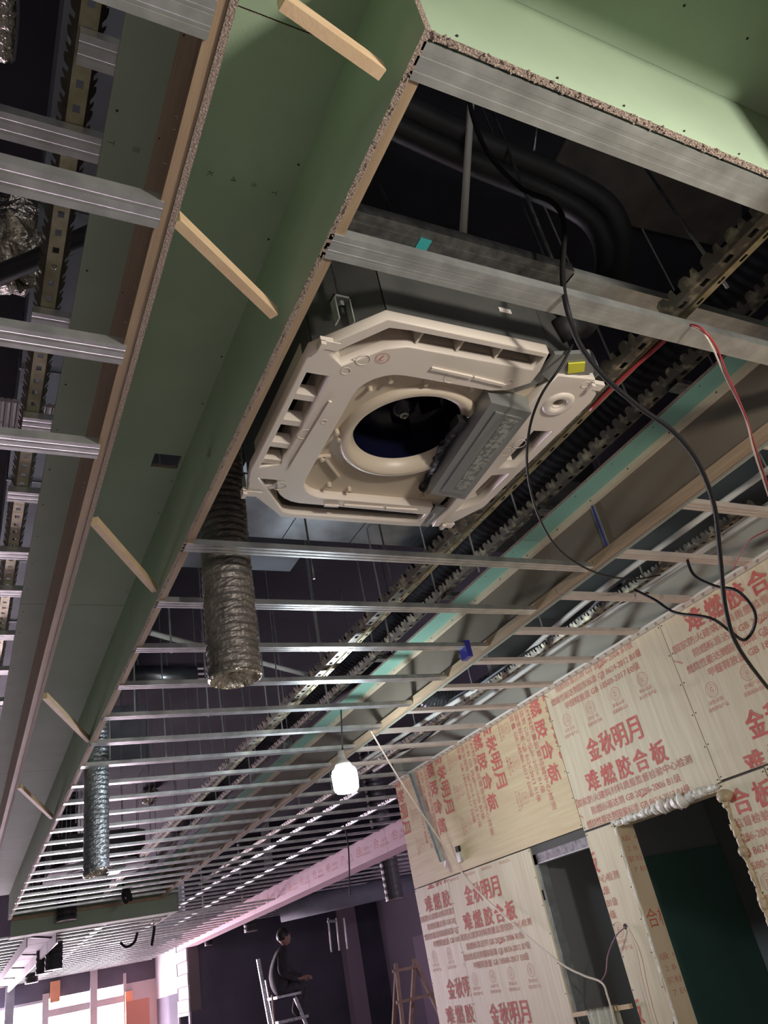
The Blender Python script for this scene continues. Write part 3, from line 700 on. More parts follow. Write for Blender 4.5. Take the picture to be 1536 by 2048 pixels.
# conduits of the right bay
CP = [[(2.60, 1.3, 1.32), (2.605, 2.4, 1.32), (2.645, 2.88, 1.32), (2.71, 3.26, 1.32), (2.77, 3.6, 1.31), (2.72, 4.4, 1.3), (2.6, 5.6, 1.3)],
      [(2.80, 1.9, 1.30), (2.79, 2.6, 1.31), (2.72, 3.3, 1.29), (2.60, 4.0, 1.28), (2.52, 5.6, 1.28)],
      [(2.90, 1.3, 1.33), (2.90, 3.0, 1.34), (2.88, 4.2, 1.31), (2.86, 5.6, 1.32)]]
for i, (x, z, r) in enumerate([(2.52, 1.34, .014), (2.60, 1.36, .014), (2.86, 1.33, .014)]):
    lb = ['white conduit nearest the right trough, above the bay beside the plywood wall', 'middle white conduit above the bay beside the plywood wall', 'white conduit nearest the plywood wall, above the crossbars'][i]
    wire('conduit', lb, CP[i], r, WHITEP, 10, 'pipe', 'conduits of the right bay')
for i in range(4):
    x = 2.66 + .04 * i
    pts = [(x + random.uniform(-.05, .05), 2.4 + .4 * k, 1.27 + random.uniform(0, .08)) for k in range(9)]
    wire('cable', 'dark loose cable lying on the carrier beside the plywood wall', pts, .007, RUBBER if i % 2 else BLUEG, 6, 'cable', 'loose cables over the right bay')
# black cables in the foreground
c1 = Zp([(935, 170, 2.0), (945, 230, 1.9), (975, 305, 1.75), (1040, 375, 1.6), (1105, 405, 1.5), (1128, 450, 1.42), (1125, 550, 1.27), (1135, 620, 1.16), (1160, 690, 1.12), (1210, 755, 1.08), (1280, 815, 1.04), (1345, 862, 1.0), (1395, 925, .95), (1428, 1010, .88), (1440, 1110, .80), (1452, 1220, .71), (1480, 1300, .64), (1555, 1400, .57)])
wire('cable', 'thick black power cable sweeping down across the right of the photo', c1, .0065, RUBBER, 10)
c2 = Zp([(1145, 690, 1.22), (1120, 735, 1.165), (1080, 795, 1.12), (1057, 870, 1.08), (1057, 960, 1.05), (1085, 1050, 1.04), (1130, 1110, 1.05), (1200, 1148, 1.10), (1270, 1158, 1.17), (1320, 1150, 1.24)])
wire('cable', 'thin black cable looping below the yellow sticker of the air conditioner', c2, .0035, RUBBER, 8)
c3 = Zp([(1372, 1112, 1.22), (1388, 1150, 1.12), (1430, 1172, 1.02), (1475, 1182, .95), (1508, 1220, .88), (1508, 1255, .84), (1488, 1280, .82), (1460, 1262, .84), (1420, 1236, .90), (1350, 1225, 1.0), (1310, 1200, 1.1), (1270, 1180, 1.23)])
wire('cable', 'black cable hanging in a loop in front of the red plywood lettering', c3, .006, RUBBER, 10)
c4 = Zp([(1365, 648, 1.24), (1400, 655, 1.17), (1430, 690, 1.13), (1455, 750, 1.10), (1490, 830, 1.07), (1512, 900, 1.05), (1545, 1000, 1.02)])
wire('cable', 'twisted red wire pair hanging over the near channel at the right', c4, .0028, REDW, 6)
wire('cable', 'brown strand twisted round the red wire at the right', [p + Vector((.006 * math.sin(i * 2), .006, .004 * math.cos(i * 2))) for i, p in enumerate(c4)], .0024, CREAM, 6)
wire('cable', 'thin red wire hanging above the plywood wall at the right edge', Zp([(1536, 1060, 1.19), (1500, 1080, 1.19), (1480, 1110, 1.19), (1465, 1140, 1.19)]), .0022, REDW, 6)
wire('cable', 'red cable lying along the carrier right of the air conditioner', Zp([(1330, 680, 1.25), (1240, 760, 1.25), (1180, 820, 1.25)]), .006, REDW, 6)
q1 = onx(932, 1756, 2.99)
w5 = [onz(742, 1462, CZ + .02), onx(800, 1560, 2.45), onx(870, 1665, 2.8), q1, onx(1020, 1842, 2.985), onx(1115, 1922, 2.975), onx(1165, 1950, 2.975), onx(1203, 1965, 2.975), onx(1216, 1995, 2.975), onx(1228, 2040, 2.97), onx(1240, 2100, 2.97)]
wire('cable', 'long white cable stretched from the ceiling down across the plywood wall', w5, .0055, CREAM, 8)
wire('cable', 'purple wire drooping from the hole in the narrow plywood strip', [onx(1251, 1854, 3.02), onx(1232, 1872, 2.99), onx(1216, 1910, 2.98), onx(1212, 1945, 2.98), onx(1200, 1966, 2.975)], .0035, mat('purple_wire', (.28, .15, .2), .5), 6)
wire('cable', 'tan wire running down the narrow plywood strip from the hole', [onx(1254, 1855, 3.02), onx(1272, 1900, 3.012), onx(1285, 1960, 3.012), onx(1300, 2020, 3.012), onx(1322, 2090, 3.012)], .0035, CREAM, 6)
# coil of black cable over the far bay
wire('cable', 'black cable coil hanging under the crossbars near the far cassette', [ony(a, b, 9.5) for a, b in ((248, 1715), (246, 1770), (252, 1790), (262, 1800), (256, 1780), (246, 1788), (250, 1805), (258, 1795), (252, 1780))], .018, RUBBER, 8)
wire('cable', 'black cable drooping in a bow below the far crossbars', [ony(a, b, 12.5) for a, b in ((275, 1865), (268, 1885), (252, 1894), (240, 1885))], .02, RUBBER, 6)
wire('cable', 'black cable end dropping below the far crossbars', [ony(a, b, 12) for a, b in ((309, 1835), (308, 1860), (303, 1892))], .02, RUBBER, 6)
wire('cable', 'black ceiling cord reaching down past the lamp in front of the pink beam', [ony(688, 1640, 7.4), ony(697, 1700, 7.4), ony(700, 1790, 7.4)], .007, RUBBER, 6)
# blue clip on a crossbar
q = onz(930, 1297, CZ); tag(box(q.x - .014, q.x + .014, q.y - .03, q.y + .03, CZ - .05, CZ + .03).build('plastic_clip', BLUEC), 'small dark blue plastic clip hooked on a crossbar', 'clip')

# ------------------------------------------------------------------ lamps
def lamp(x, y, z, ztop, m, lb, dy=0):
    R = root('work_lamp', lb, 'lamp', (x, y, z))
    MB().lathe([(.001, 0), (.03, .001), (.052, .006), (.063, .02), (.066, .05), (.066, .10), (.06, .118), (.045, .13)], (x, y, z), 32).build('bulb_cover', m, R, True)
    MB().lathe([(.046, .13), (.04, .15), (.024, .17), (.018, .18), (.018, .215), (.001, .22)], (x, y, z), 24).build('lamp_socket', WHITEP, R, True)
    MB().tube([(x, y, z + .215), (x + .01, y, (z + ztop) / 2), (x, y + dy, ztop)], .004, 6).build('cord', RUBBER, R)
    return R
lamp(1.757, 3.78, .79, 1.21, BULB, 'glowing white bulb lamp hanging from the crossbars in the middle of the photo', -.085)
lamp(5.0, 6.6, 1.0, 2.75, BULBC, 'added unseen fill lamp in the far room, hidden behind the plywood wall')  # unseen source added to brighten the far side wall
lamp(1.25, -.40, .60, 2.75, BULBB, 'added unseen lamp behind the photographer')  # unseen source added to light the cross trough board
for (a, b) in ((-.9, .1),): pass

# ------------------------------------------------------------------ PLYWOOD WALL
WR = struct(box(SX + .075, SX + .15, -4, 5.58, CZ - .02, 1.40).build('wall_right', GREYB))
tag(box(SX + .03, SX + .15, .5, 5.58, 1.401, 1.43).build('wall_plate', WHITEP), 'pale timber plate lying along the top of the plywood wall', 'timber')
TXT = ['国家防火建筑材料质量监督检验中心检测', '阻燃标准达到 GB 20286-2006 B1级', '燃烧性能达到国家标准 GB 8624-2012 B1级', '甲醛释放量 GB 18580-2017 E0级']
def block(m, fn):
    for i, ch in enumerate('金秋明月'): stamp(m, ch, .11 * i, (.112 * i) + .094, -.114, 0, fn, .018, 0)
    for i, ch in enumerate('难燃胶合板'): stamp(m, ch, -.085 + .13 * i, -.085 + .13 * i + .102, -.257, -.155, fn, .018, 0)
    for (u0, u1, v), t in zip(((-.214, .67, -.287), (-.11, .565, -.345), (-.18, .60, -.403), (-.07, .56, -.458)), TXT):
        stamp(m, t, u0, u1, v - .02, v + .02, fn, .004, 1)
    for i, ch in enumerate('GHDE'):
        cu_, cv = -.09 + .213 * i, -.53
        for ra, rb in ((.036, .0335), (.024, .0225)):
            n = 20; pts = [(cu_ + rr * math.cos(2 * PI * k / n), cv + rr * math.sin(2 * PI * k / n)) for rr in (ra, rb) for k in range(n)]
            m.add([fn(*q) for q in pts], [(k, (k + 1) % n, n + (k + 1) % n, n + k) for k in range(n)], 1)
        stamp(m, ch, cu_ - .009, cu_ + .009, cv - .012, cv + .012, fn, .0, 1)
        stamp(m, ['绿色环保', '合格产品', '质量认证', '防火标志'][i], cu_ - .045, cu_ + .045, -.592, -.572, fn, .01, 1)
        stamp(m, ['绿色环保产品', '国家标准合格', '质量体系认证', '防火安全产品'][i], cu_ - .06, cu_ + .06, -.622, -.602, fn, .01, 1)
    for (a, b, c, d) in ((-.25, -.325, -.19, -.365), (.28, -.372, .33, -.362), (.27, -.43, .30, -.424)):
        m.add([fn(a, b), fn(c, d), fn(c, d + .007), fn(a, b + .009)], [(0, 1, 2, 3)], 1)
def clip(m, axes):
    bm = bmesh.new(); vs = [bm.verts.new(v) for v in m.v]
    for f, mi in zip(m.f, m.mi):
        try: q = bm.faces.new([vs[i] for i in f]); q.material_index = mi
        except ValueError: pass
    for co, no in axes:
        bmesh.ops.bisect_plane(bm, geom=bm.verts[:] + bm.edges[:] + bm.faces[:], plane_co=co, plane_no=no, clear_outer=True)
    out = MB(); idx = {}
    for i, v in enumerate(bm.verts): idx[v] = i; out.v.append(v.co.copy())
    for f in bm.faces: out.f.append(tuple(idx[v] for v in f.verts)); out.mi.append(f.material_index)
    bm.free(); return out
def sheet(y0, y1, z0, z1, origins, rot=False, lab=None, hole=None):
    g = .0022
    m = MB().box(SX, SX + .012, y0 + g, y1 - g, z0 + g, z1 - g)
    o = m.build('plywood_sheet', PLYR if rot else PLY, WR)
    if lab: tag(o, lab)
    t = MB(); xf = SX - .0008
    for (oy, oz) in origins:
        if rot: block(t, lambda u, v: (xf, oy - v, oz - u))
        else: block(t, lambda u, v: (xf, oy - u, oz + v))
    if origins:
        t = clip(t, [((0, y0 + .004, 0), (0, -1, 0)), ((0, y1 - .004, 0), (0, 1, 0)), ((0, 0, z0 + .004), (0, 0, -1)), ((0, 0, z1 - .004), (0, 0, 1))])
        if t.f: t.build('red_lettering', [INK, INK2], o)
    s = MB(); ny = max(2, int((z1 - z0) / .14))
    for k in range(ny + 1):
        for yy in (y0 + .012, y1 - .012):
            s.box(SX - .001, SX + .001, yy - .003, yy + .003, z0 + .015 + (z1 - z0 - .03) * k / ny - .003, z0 + .015 + (z1 - z0 - .03) * k / ny + .003)
    stuff(s.build('screw_heads', RUBBER, o))
    return o
FZ = -1.65
sheet(1.36, 2.582, .432, CZ, [(2.345, 1.335), (2.335, .655)], lab='upright printed sheet at the right edge, above the door head')
sheet(.14, 1.357, .432, CZ, [])
sheet(2.582, 3.585, .425, CZ, [(3.36, 1.53), (3.365, .852)], lab='upright printed sheet above the foam-edged doorway')
sheet(3.585, 5.62, .445, CZ, [(3.49, 1.258), (4.165, 1.258), (4.84, 1.258), (5.51, 1.258)], rot=True, lab='sheet fixed sideways, its red print turned a quarter turn')
sheet(4.11, 5.12, FZ, .442, [(4.945, .355), (4.945, -.322), (4.945, -1.0), (4.945, 1.03)], lab='printed sheet left of the narrow open doorway')
sheet(5.12, 5.62, FZ, .442, [(5.421, .525), (5.421, -.155), (5.421, -.83)], lab='narrow printed sheet at the far end of the plywood wall')
strip_sheet = sheet(3.345, 3.582, FZ, .418, [(4.09, .47), (4.09, -.21), (4.09, -.89)], lab='narrow plywood strip between the two doorways')
sheet(2.337, 2.600, FZ, .425, [(2.875, .535), (2.875, -.145), (2.875, -.82)], lab='plywood strip right of the foam-edged doorway')
sheet(1.1, 2.334, FZ, .428, [(1.9, .535), (1.9, -.145)])
# end return of the wall and wall thickness behind
struct(box(SX + .015, SX + .35, 5.58, 5.62, FZ, 1.4).build('wall_right_end', GREYB))
struct(box(SX + .013, SX + .074, -4, 5.58, .40, CZ - .02).build('wall_right_header', DGREY))
struct(box(SX + .013, SX + .11, 4.14, 5.58, FZ, .40).build('wall_right_panel', DGREY))
struct(box(SX + .013, SX + .11, 3.344, 3.577, FZ, .40).build('wall_right_pier', DGREY))
struct(box(SX + .013, SX + .11, -4, 2.587, FZ, .40).build('wall_right_near', DGREY))
# perimeter angle at the top of the wall
m = MB().box(SX - .055, SX - .002, .14, 5.62, CZ - .001, CZ + .0015); m.box(SX - .0035, SX - .001, .14, 5.62, CZ, CZ + .03)
m.box(SX - .056, SX - .052, .14, 5.62, CZ, CZ + .010)
o = m.build('trim_1', mat('white_perimeter_angle', (.84, .80, .72), .5)); struct(o)
m = MB()
for i in range(75):
    for j in range(3): m.box(SX - .048 + .013 * j, SX - .044 + .013 * j, .8 + .065 * i + .01 * j, .815 + .065 * i + .01 * j, CZ - .0016, CZ - .0009)
stuff(m.build('trim_slots', RUBBER, o))
# metal-framed narrow doorway
D = root('doorway_frame', 'galvanised stud frame of the narrow open doorway in the plywood wall', 'metal frame', (SX + .05, 3.85, FZ))
fn = lambda u, w, t: (SX + .014 + w, 4.138 - u, t)
MB().strip([(.0, .0), (.0, .06), (.05, .06), (.05, .05)], .0015, fn, FZ, .36).build('jamb_stud', ZINCD, D)
box(SX + .013, SX + .016, 4.085, 4.137, FZ, .40).build('jamb_face', ZINC, D)
box(SX + .016, SX + .075, 4.083, 4.088, FZ, .36).build('jamb_return', ZINC, D)
box(SX + .013, SX + .072, 3.578, 4.135, .345, .352).build('head_track_web', ZINC, D)
box(SX + .013, SX + .016, 3.578, 4.135, .352, .40).build('head_track_flange', ZINCD, D)
for z in (.155, -.46): box(SX + .0115, SX + .0135, 4.098, 4.122, z, z + .055).build('stud_knockout', RUBBER, D)
# foam-edged doorway: plywood reveal, head board, foam beads
J = root('door_reveal', 'plywood-lined reveal of the wide dark doorway', 'door frame', (SX + .1, 2.97, FZ))
o = box(SX + .001, SX + .115, 3.328, 3.343, FZ, .395).build('jamb_board', PLY, J)
t = MB()
for oz in (.56, .02, -.52):
    for i, s_ in enumerate(['合板', 'B1级 GB', '2012 B1级', '国家标准', '2017 E0级']):
        h = (.085, .03, .03, .03, .03)[i]; z = oz - .10 - (0, .14, .19, .24, .29)[i]
        stamp(t, s_, SX - .06 if i else SX + .01, SX + (.16 if i == 0 else .18), z, z + h, lambda u, v: (u, 3.3272, v), .006, 0 if i == 0 else 1)
t = clip(t, [((SX + .012, 0, 0), (-1, 0, 0)), ((SX + .108, 0, 0), (1, 0, 0)), ((0, 0, .38), (0, 0, 1))])
t.build('red_lettering', [INK, INK2], o)
box(SX + .001, SX + .115, 2.60, 3.328, .395, .41).build('head_board', PLY, J)
box(SX + .001, SX + .115, 2.588, 2.602, FZ, .395).build('right_jamb_board', WOODX, J)
def foam(name, label, p, q, r, m, lumps, par=None, amp=.5):
    n = lumps * 5; pts = []; rs = []
    ph = [random.uniform(0, 6) for _ in range(4)]
    for i in range(n + 1):
        t = i / n; c = p.lerp(q, t)
        c += Vector((random.uniform(-.3, .1) * r, random.uniform(-.3, .3) * r, random.uniform(-.4, .3) * r))
        pts.append(c); bulge = 1 + 1.1 * math.exp(-((t - .60) / .2) ** 2) if name == 'foam_bead' and par else 1
        rs.append(r * bulge * (1 + amp * .8 * math.sin(t * 31 + ph[0]) * math.sin(t * 67 + ph[1]) + random.uniform(-.12, .2)))
    mb = MB().tube(pts, r, 10, rf=lambda i: rs[i], jit=.10)
    return mb.build(name, m, None, smooth=True)
o = foam('foam_bead', '', Vector((SX + .004, 3.34, .412)), Vector((SX + .004, 2.605, .416)), .014, FOAM, 26, True); tag(o, 'bulging white foam bead along the head of the wide doorway', 'foam', 'foam beads of the doorway')
o = foam('foam_bead', '', Vector((SX - .001, 2.598, .375)), Vector((SX - .001, 2.610, -1.2)), .013, FOAMB, 40, None, .7); tag(o, 'yellowed foam bead down the right edge of the wide doorway', 'foam', 'foam beads of the doorway')
o = foam('foam_bead', '', Vector((SX + .0, 3.337, .39)), Vector((SX + .0, 3.337, -1.3)), .005, FOAM, 50, None, .8); tag(o, 'thin white foam seam down the left edge of the wide doorway', 'foam', 'foam beads of the doorway')
q = onx(1447, 1590, SX - .01)
tag(MB().lathe([(.001, -.03), (.028, -.026), (.034, -.01), (.03, .008), (.018, .02), (.001, .024)], q, 14).build('foam_lump', FOAMB, smooth=True), 'brownish foam lump at the top right corner of the wide doorway', 'foam')
# dark rooms behind the doorways
INNER = mat('inner_room_plaster', (.26, .27, .27), .9, var=.08, scale=2)
struct(box(4.63, 4.68, -1, 5.5, FZ, 2.0).build('wall_inner_room', INNER))
struct(box(SX + .1105, 4.629, 4.16, 4.2, FZ, 2.0).build('wall_inner_divider', INNER))
struct(box(SX + .16, 4.62, -1, 4.15, 1.96, 2.0).build('ceiling_inner', INNER))
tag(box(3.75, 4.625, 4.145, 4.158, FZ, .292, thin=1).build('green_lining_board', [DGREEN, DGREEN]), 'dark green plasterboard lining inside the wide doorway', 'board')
# towel on a stick across the narrow doorway
p, q = onx(1146, 2030, SX - .012), onx(1262, 2012, SX - .012)
o = MB().obox(p, q, .02, .02).build('wooden_stick', WOODX); tag(o, 'pale wooden stick fixed across the narrow doorway', 'stick')
p0, p1 = onx(1178, 2024, SX - .014), onx(1232, 2016, SX - .014)
m = MB(); NX, NZ = 16, 14
for side in (0, 1):
    for j in range(NZ + 1):
        for i in range(NX + 1):
            a = i / NX; b = j / NZ; c = p0.lerp(p1, a)
            drop = b * (.26 if side == 0 else .2); wob = .012 * math.sin(a * 9 + b * 2) * b + .005 * math.sin(a * 23)
            m.v.append(c + Vector(((-.015 if side == 0 else .015) + (wob if side == 0 else -wob) - (0 if j else 0), .015 * (a - .5) * b, .013 - drop - (.004 if j == 0 else 0) * 0)))
    base = side * (NX + 1) * (NZ + 1)
    for j in range(NZ):
        for i in range(NX):
            k = base + j * (NX + 1) + i; m.f.append((k, k + 1, k + NX + 2, k + NX + 1)); m.mi.append(0)
nn = (NX + 1) * (NZ + 1)
for i in range(NX): m.f.append((i, i + 1, nn + i + 1, nn + i)); m.mi.append(0)
o = m.build('towel', TOWEL, smooth=True); tag(o, 'cream towel draped over the stick in the narrow doorway', 'towel')
md = o.modifiers.new('thickness', 'SOLIDIFY'); md.thickness = .004
# galvanised strap hanging from the wall top + junction box + cable hole
p, q = Vector((2.985, 5.23, CZ)), onx(888, 1722, 2.96)
R = root('stud_offcut', 'galvanised channel offcut hanging against the far end of the plywood wall', 'metal channel', q)
MB().obox(p, q, .045, .003, up=(1, 0, 0)).build('web', ZINC, R)
MB().obox(p + Vector((-.012, .022, 0)), q + Vector((-.012, .022, 0)), .003, .024, up=(1, 0, 0)).build('flange', ZINC, R)
MB().obox(p + Vector((-.012, -.022, 0)), q + Vector((-.012, -.022, 0)), .003, .024, up=(1, 0, 0)).build('flange', ZINC, R)
MB().obox(q, q + Vector((-.02, -.05, -.03)), .05, .003, up=(1, 0, 0)).build('bent_foot', ZINC, R)
q = onx(918, 1708, SX - .012)
R = root('metal_clip', 'small shiny metal box on the sideways plywood sheet', 'metal box', q)
box(q.x - .01, SX - .001, q.y - .022, q.y + .022, q.z - .05, q.z + .01).build('box_body', ZINC, R)
box(q.x - .008, SX - .001, q.y - .018, q.y + .022, q.z + .015, q.z + .05).build('box_socket', RUBBER, R)
q = onx(1251, 1853, SX)
MB().tube([q + Vector((-.002, 0, 0)), q + Vector((.001, 0, 0))], .014, 16).build('cable_hole', RUBBER, strip_sheet)

# ------------------------------------------------------------------ PINK-LIT BEAM AND FAR ROOM
PB = root('plywood_clad_beam', 'long plywood-clad beam in pink light beyond the plywood wall', 'beam', (3.95, 11, 1.0))
PLYP = mat('plywood_pink_light_tint', (.66, .44, .50), .7, col2=(.74, .52, .58), scale=3, stretch=(1, .8, 8))  # pink cast of the light is mixed into the plywood colour
for i in range(5):
    y0 = 5.4 + 2.25 * i
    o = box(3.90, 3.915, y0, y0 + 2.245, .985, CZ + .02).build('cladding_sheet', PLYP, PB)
    t = MB()
    for k in range(5):
        yy = y0 + 2.1 - .45 * k
        stamp(t, '合格产品'[k % 4], 0, .13, 0, .10, lambda u, v: (3.8992, yy - u, 1.06 + v), .01)
        stamp(t, 'GB B1', 0, .13, 0, .03, lambda u, v: (3.8992, yy - .2 - u, 1.10 + v), .0)
        stamp(t, '国家标准', 0, .2, 0, .03, lambda u, v: (3.8992, yy - .16 - u, 1.05 + v), .0)
    t.build('faded_lettering', INK2, o)
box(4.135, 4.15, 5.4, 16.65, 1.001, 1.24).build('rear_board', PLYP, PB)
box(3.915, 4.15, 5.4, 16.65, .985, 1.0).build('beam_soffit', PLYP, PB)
# channels and carriers over the far room
for i in range(20):
    y = 7.2 + .47 * i
    channel(4.15, 8.0, y, z=1.22, label='%s thin dim crossbar over the dark room behind the pink beam, from the near end' % ORD[i + 1], group='crossbars of the far room', w=.045)
struct(box(4.0, 8.3, 16.7, 16.9, FZ, 2.75).build('wall_far_dark', NAVYW))
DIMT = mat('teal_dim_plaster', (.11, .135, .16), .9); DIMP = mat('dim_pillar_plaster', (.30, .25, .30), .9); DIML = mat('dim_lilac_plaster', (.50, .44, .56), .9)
pl, pr_, ps = ony(697, 1950, 16.5).x, ony(727, 1950, 16.5).x, ony(785, 1950, 16.5).x
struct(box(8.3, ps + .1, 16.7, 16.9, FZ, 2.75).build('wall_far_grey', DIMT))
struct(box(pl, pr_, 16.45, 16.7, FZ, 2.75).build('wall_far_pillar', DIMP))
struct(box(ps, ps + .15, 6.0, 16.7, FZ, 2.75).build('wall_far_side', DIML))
q = onx(842, 1870, ps - .01)
tag(box(ps - .02, ps - .001, q.y - .55, q.y + .35, FZ, q.z).build('pale_panel', mat('lilac_panel', (.75, .62, .80), .8)), 'pale lilac panel leaning on the side wall behind the trestle ladder', 'panel')
# dark deep beam crossing over the far room
q = ony(640, 1800, 12)
tag(box(4.2, 9.5, 12.0, 12.4, 1.55, 2.2).build('concrete_beam', DARKC), 'dark concrete beam high over the far room', 'beam')
# three hanging tubes
for i, (px, Yt) in enumerate([(660, 0), (676, 0), (692, 0)]):
    p, q = ony(px - 4, 1836 + (3 - i) * 0, 11.8), ony(px + 3, 1904 - 3 * i, 11.8)
    wire('conduit', 'pale conduit end hanging in the dark far room, %s of three' % ('left', 'middle', 'right')[i], [p, q], .011, WHITEP, 6, 'pipe', 'hanging conduit ends in the far room', 0)
wire('conduit', 'short pipe bend joining the hanging conduit ends', [ony(655, 1842, 11.8), ony(672, 1842, 11.8)], .02, BLUEG, 8, 'pipe', sm=0)

# ------------------------------------------------------------------ wall strip between beam end and shop front
BW = root('block_wall', 'strip of pale lightweight block wall below the end of the pink beam', 'wall', (4.1, 16.9, FZ))
box(4.002, 4.2, 16.68, 17.6, -.05, 1.2).build('mortar_backing', MORTAR, BW)
for j in range(6):
    for i in range(3):
        y0 = 16.70 + .31 * i - (.15 if j % 2 else 0); y1 = min(17.6, y0 + .3); y0 = max(16.68, y0)
        if y1 - y0 < .05: continue
        z0 = -.04 + .205 * j
        box(3.975, 4.003, y0, y1, z0, z0 + .195).build('block', BLOCK, BW)
struct(box(3.99, 4.2, 17.6, 19.7, .30, 1.25).build('wall_far_panel', LILAC))
struct(box(4.0, 4.2, 17.6, 19.7, FZ, .30).build('wall_far_lower', NAVYW))
D2 = root('far_doorway', 'narrow far doorway with a bright lintel beside the dark room', 'door frame', (4.0, 17.1, FZ))
box(3.96, 4.0, 16.70, 17.55, -.10, -.05).build('lintel', WHITEP, D2)
box(3.97, 4.0, 16.66, 16.70, FZ, -.05).build('jamb', LILAC, D2)
box(3.97, 4.0, 17.52, 17.56, FZ, -.05).build('jamb', LILAC, D2)

# ------------------------------------------------------------------ SHOP FRONT at the far end
YB = 19.6
def P2(px, py): q = ony(px, py, YB); return q.x, q.z
xw = [P2(-60, 2030)[0], P2(84, 2030)[0], P2(95, 2030)[0], P2(247, 2010)[0]]
zt1 = P2(40, 2009)[1]; zt2 = P2(170, 1985)[1]
WB = struct(MB().box(-5, 4.0, YB, YB + .1, zt1 + .0, 2.75).build('wall_back', NAVYW))
struct(box(xw[3] + .06, 14, YB, YB + .1, FZ, zt1).build('wall_back_right', LILAC))
struct(box(-5, -2.4, YB, YB + .1, FZ, zt1).build('wall_back_left', DGREY))
W1 = struct(box(-2.4, xw[1], YB + .06, YB + .07, FZ, zt1).build('window_1', DAY))
box(-2.4, xw[1], YB, YB + .05, zt1 - .05, zt1).build('window_frame', LILAC, W1)
W2 = struct(box(xw[2], xw[3], YB + .06, YB + .07, FZ, zt1).build('window_2', DAY))
box(xw[1], xw[2] + .02, YB - .03, YB + .05, FZ, zt1 + .1).build('window_frame', LILAC, W2)
za, zb = P2(170, 2005)[1], P2(170, 2020)[1]
box(xw[2], xw[3], YB, YB + .05, zb, za).build('transom', LILAC, W2)
xm = P2(186, 2000)[0]
box(xm - .06, xm + .08, YB - .06, YB + .04, FZ, zt1 + .6).build('mullion', LILAC, W2)
box(xw[3], xw[3] + .06, YB - .02, YB + .05, FZ, zt1 + .2).build('window_frame', LILAC, W2)
for i, (px, py0, py1, w) in enumerate([(111, 1962, 2004, .09), (258, 1982, 2060, .07)]):
    a, b = ony(px, py0, YB - .1), ony(px, py1, YB - .1)
    o = box(a.x - w, a.x + w, YB - .1, YB - .04, b.z, a.z).build('timber_post', ORANGE)
    tag(o, ['orange timber post above the far window mullion', 'orange timber post at the right of the far window'][i], 'post', 'orange posts at the shop front')
a = ony(18, 1985, YB - .2)
tag(box(a.x - .06, a.x + .1, YB - .25, YB - .15, .35, 1.04).build('steel_post', BLUEG), 'grey steel post below the far ribbed box beam', 'post')
q = ony(268, 2030, 18.6)
tag(box(q.x - .15, q.x + .3, 18.6, 18.63, FZ, q.z + .25).build('orange_poster', mat('orange_sheet', (.65, .25, .18), .8)), 'orange printed sheet beside the far window', 'poster')

# ------------------------------------------------------------------ wooden trestle ladder
def bar(m, p, q, w=.05, h=.03): m.obox(p, q, w, h, up=(0, 1, 0))
YL = 10.2
LD = root('trestle_ladder', 'weathered wooden trestle ladder standing beside the plywood wall end', 'ladder', (ony(830, 2000, YL).x, YL, FZ))
tl, tr = ony(793, 1938, YL), ony(829, 1928, YL)
bl, br = ony(775, 2048, YL), ony(880, 2048, YL)
def ext(p, q, z): return p + (q - p) * ((z - p.z) / (q.z - p.z))
bl, br = ext(tl, ony(800, 2040, YL), FZ), ext(tr, br, FZ)
for nm, p, q in (('rail', tl + Vector((0, 0, .06)), bl + Vector((0, -.2, 0))), ('rail', tr + Vector((0, 0, .06)), br + Vector((0, -.2, 0)))):
    m = MB(); m.obox(p, q, .045, .035, up=(0, 1, 0)); m.build(nm, OLDW, LD)
for dx, p in ((-.18, tl), (-.22, tr)):
    m = MB(); m.obox(p, Vector((p.x + dx, YL + .55, FZ)), .045, .035, up=(0, 1, 0)); m.build('rear_rail', OLDW, LD)
for k in range(6):
    z = tl.z - .02 - .33 * k
    if z < FZ + .1: break
    t = (tl.z + .06 - z) / (tl.z + .06 - FZ)
    a = tl.lerp(bl + Vector((0, -.2, 0)), t); b = tr.lerp(br + Vector((0, -.2, 0)), t); a.z = b.z = z
    d = (b - a).normalized() * .05
    m = MB(); m.obox(a - d, b + d, .04, .035); m.build('rung', OLDW, LD)
# ------------------------------------------------------------------ step ladder with a worker on it
YP = 11.9
PJ = lambda x, y, d=0: ony(x, y, YP + d)
SL = root('step_ladder', 'dark step ladder with the seated worker on it in the far room', 'ladder', (PJ(560, 2040).x, YP, FZ))
def down(p, q): return ext(p, q, FZ)
a, b = PJ(516, 1918, -.25), PJ(540, 2048, -.25); MB().obox(a, down(a, b), .045, .03, up=(0, 1, 0)).build('rail', ZINCD, SL)
a, b = PJ(544, 1990, -.22), PJ(549, 2048, -.22); MB().obox(a, down(a, b), .02, .03, up=(0, 1, 0)).build('rail', OLDW, SL)
a, b = PJ(590, 1995, -.22), PJ(612, 2048, -.22); MB().obox(a, down(a, b), .04, .03, up=(0, 1, 0)).build('rail', ZINCD, SL)
a, b = PJ(532, 1960, .5), PJ(548, 2048, .6); MB().obox(a, down(a, b), .03, .03, up=(0, 1, 0)).build('rear_rail', ZINCD, SL)
seat = PJ(566, 1990); tz = PJ(580, 2036).z
box(PJ(543, 1992).x, PJ(592, 1992).x, YP - .22, YP + .22, seat.z - .03, seat.z).build('top_platform', ZINCD, SL)
for k in range(5):
    z = tz - .28 * k
    if z < FZ: break
    box(PJ(544, 2036).x, PJ(605 + 3 * k, 2036).x, YP - .24, YP - .08, z - .035, z).build('tread', ZINCD, SL)
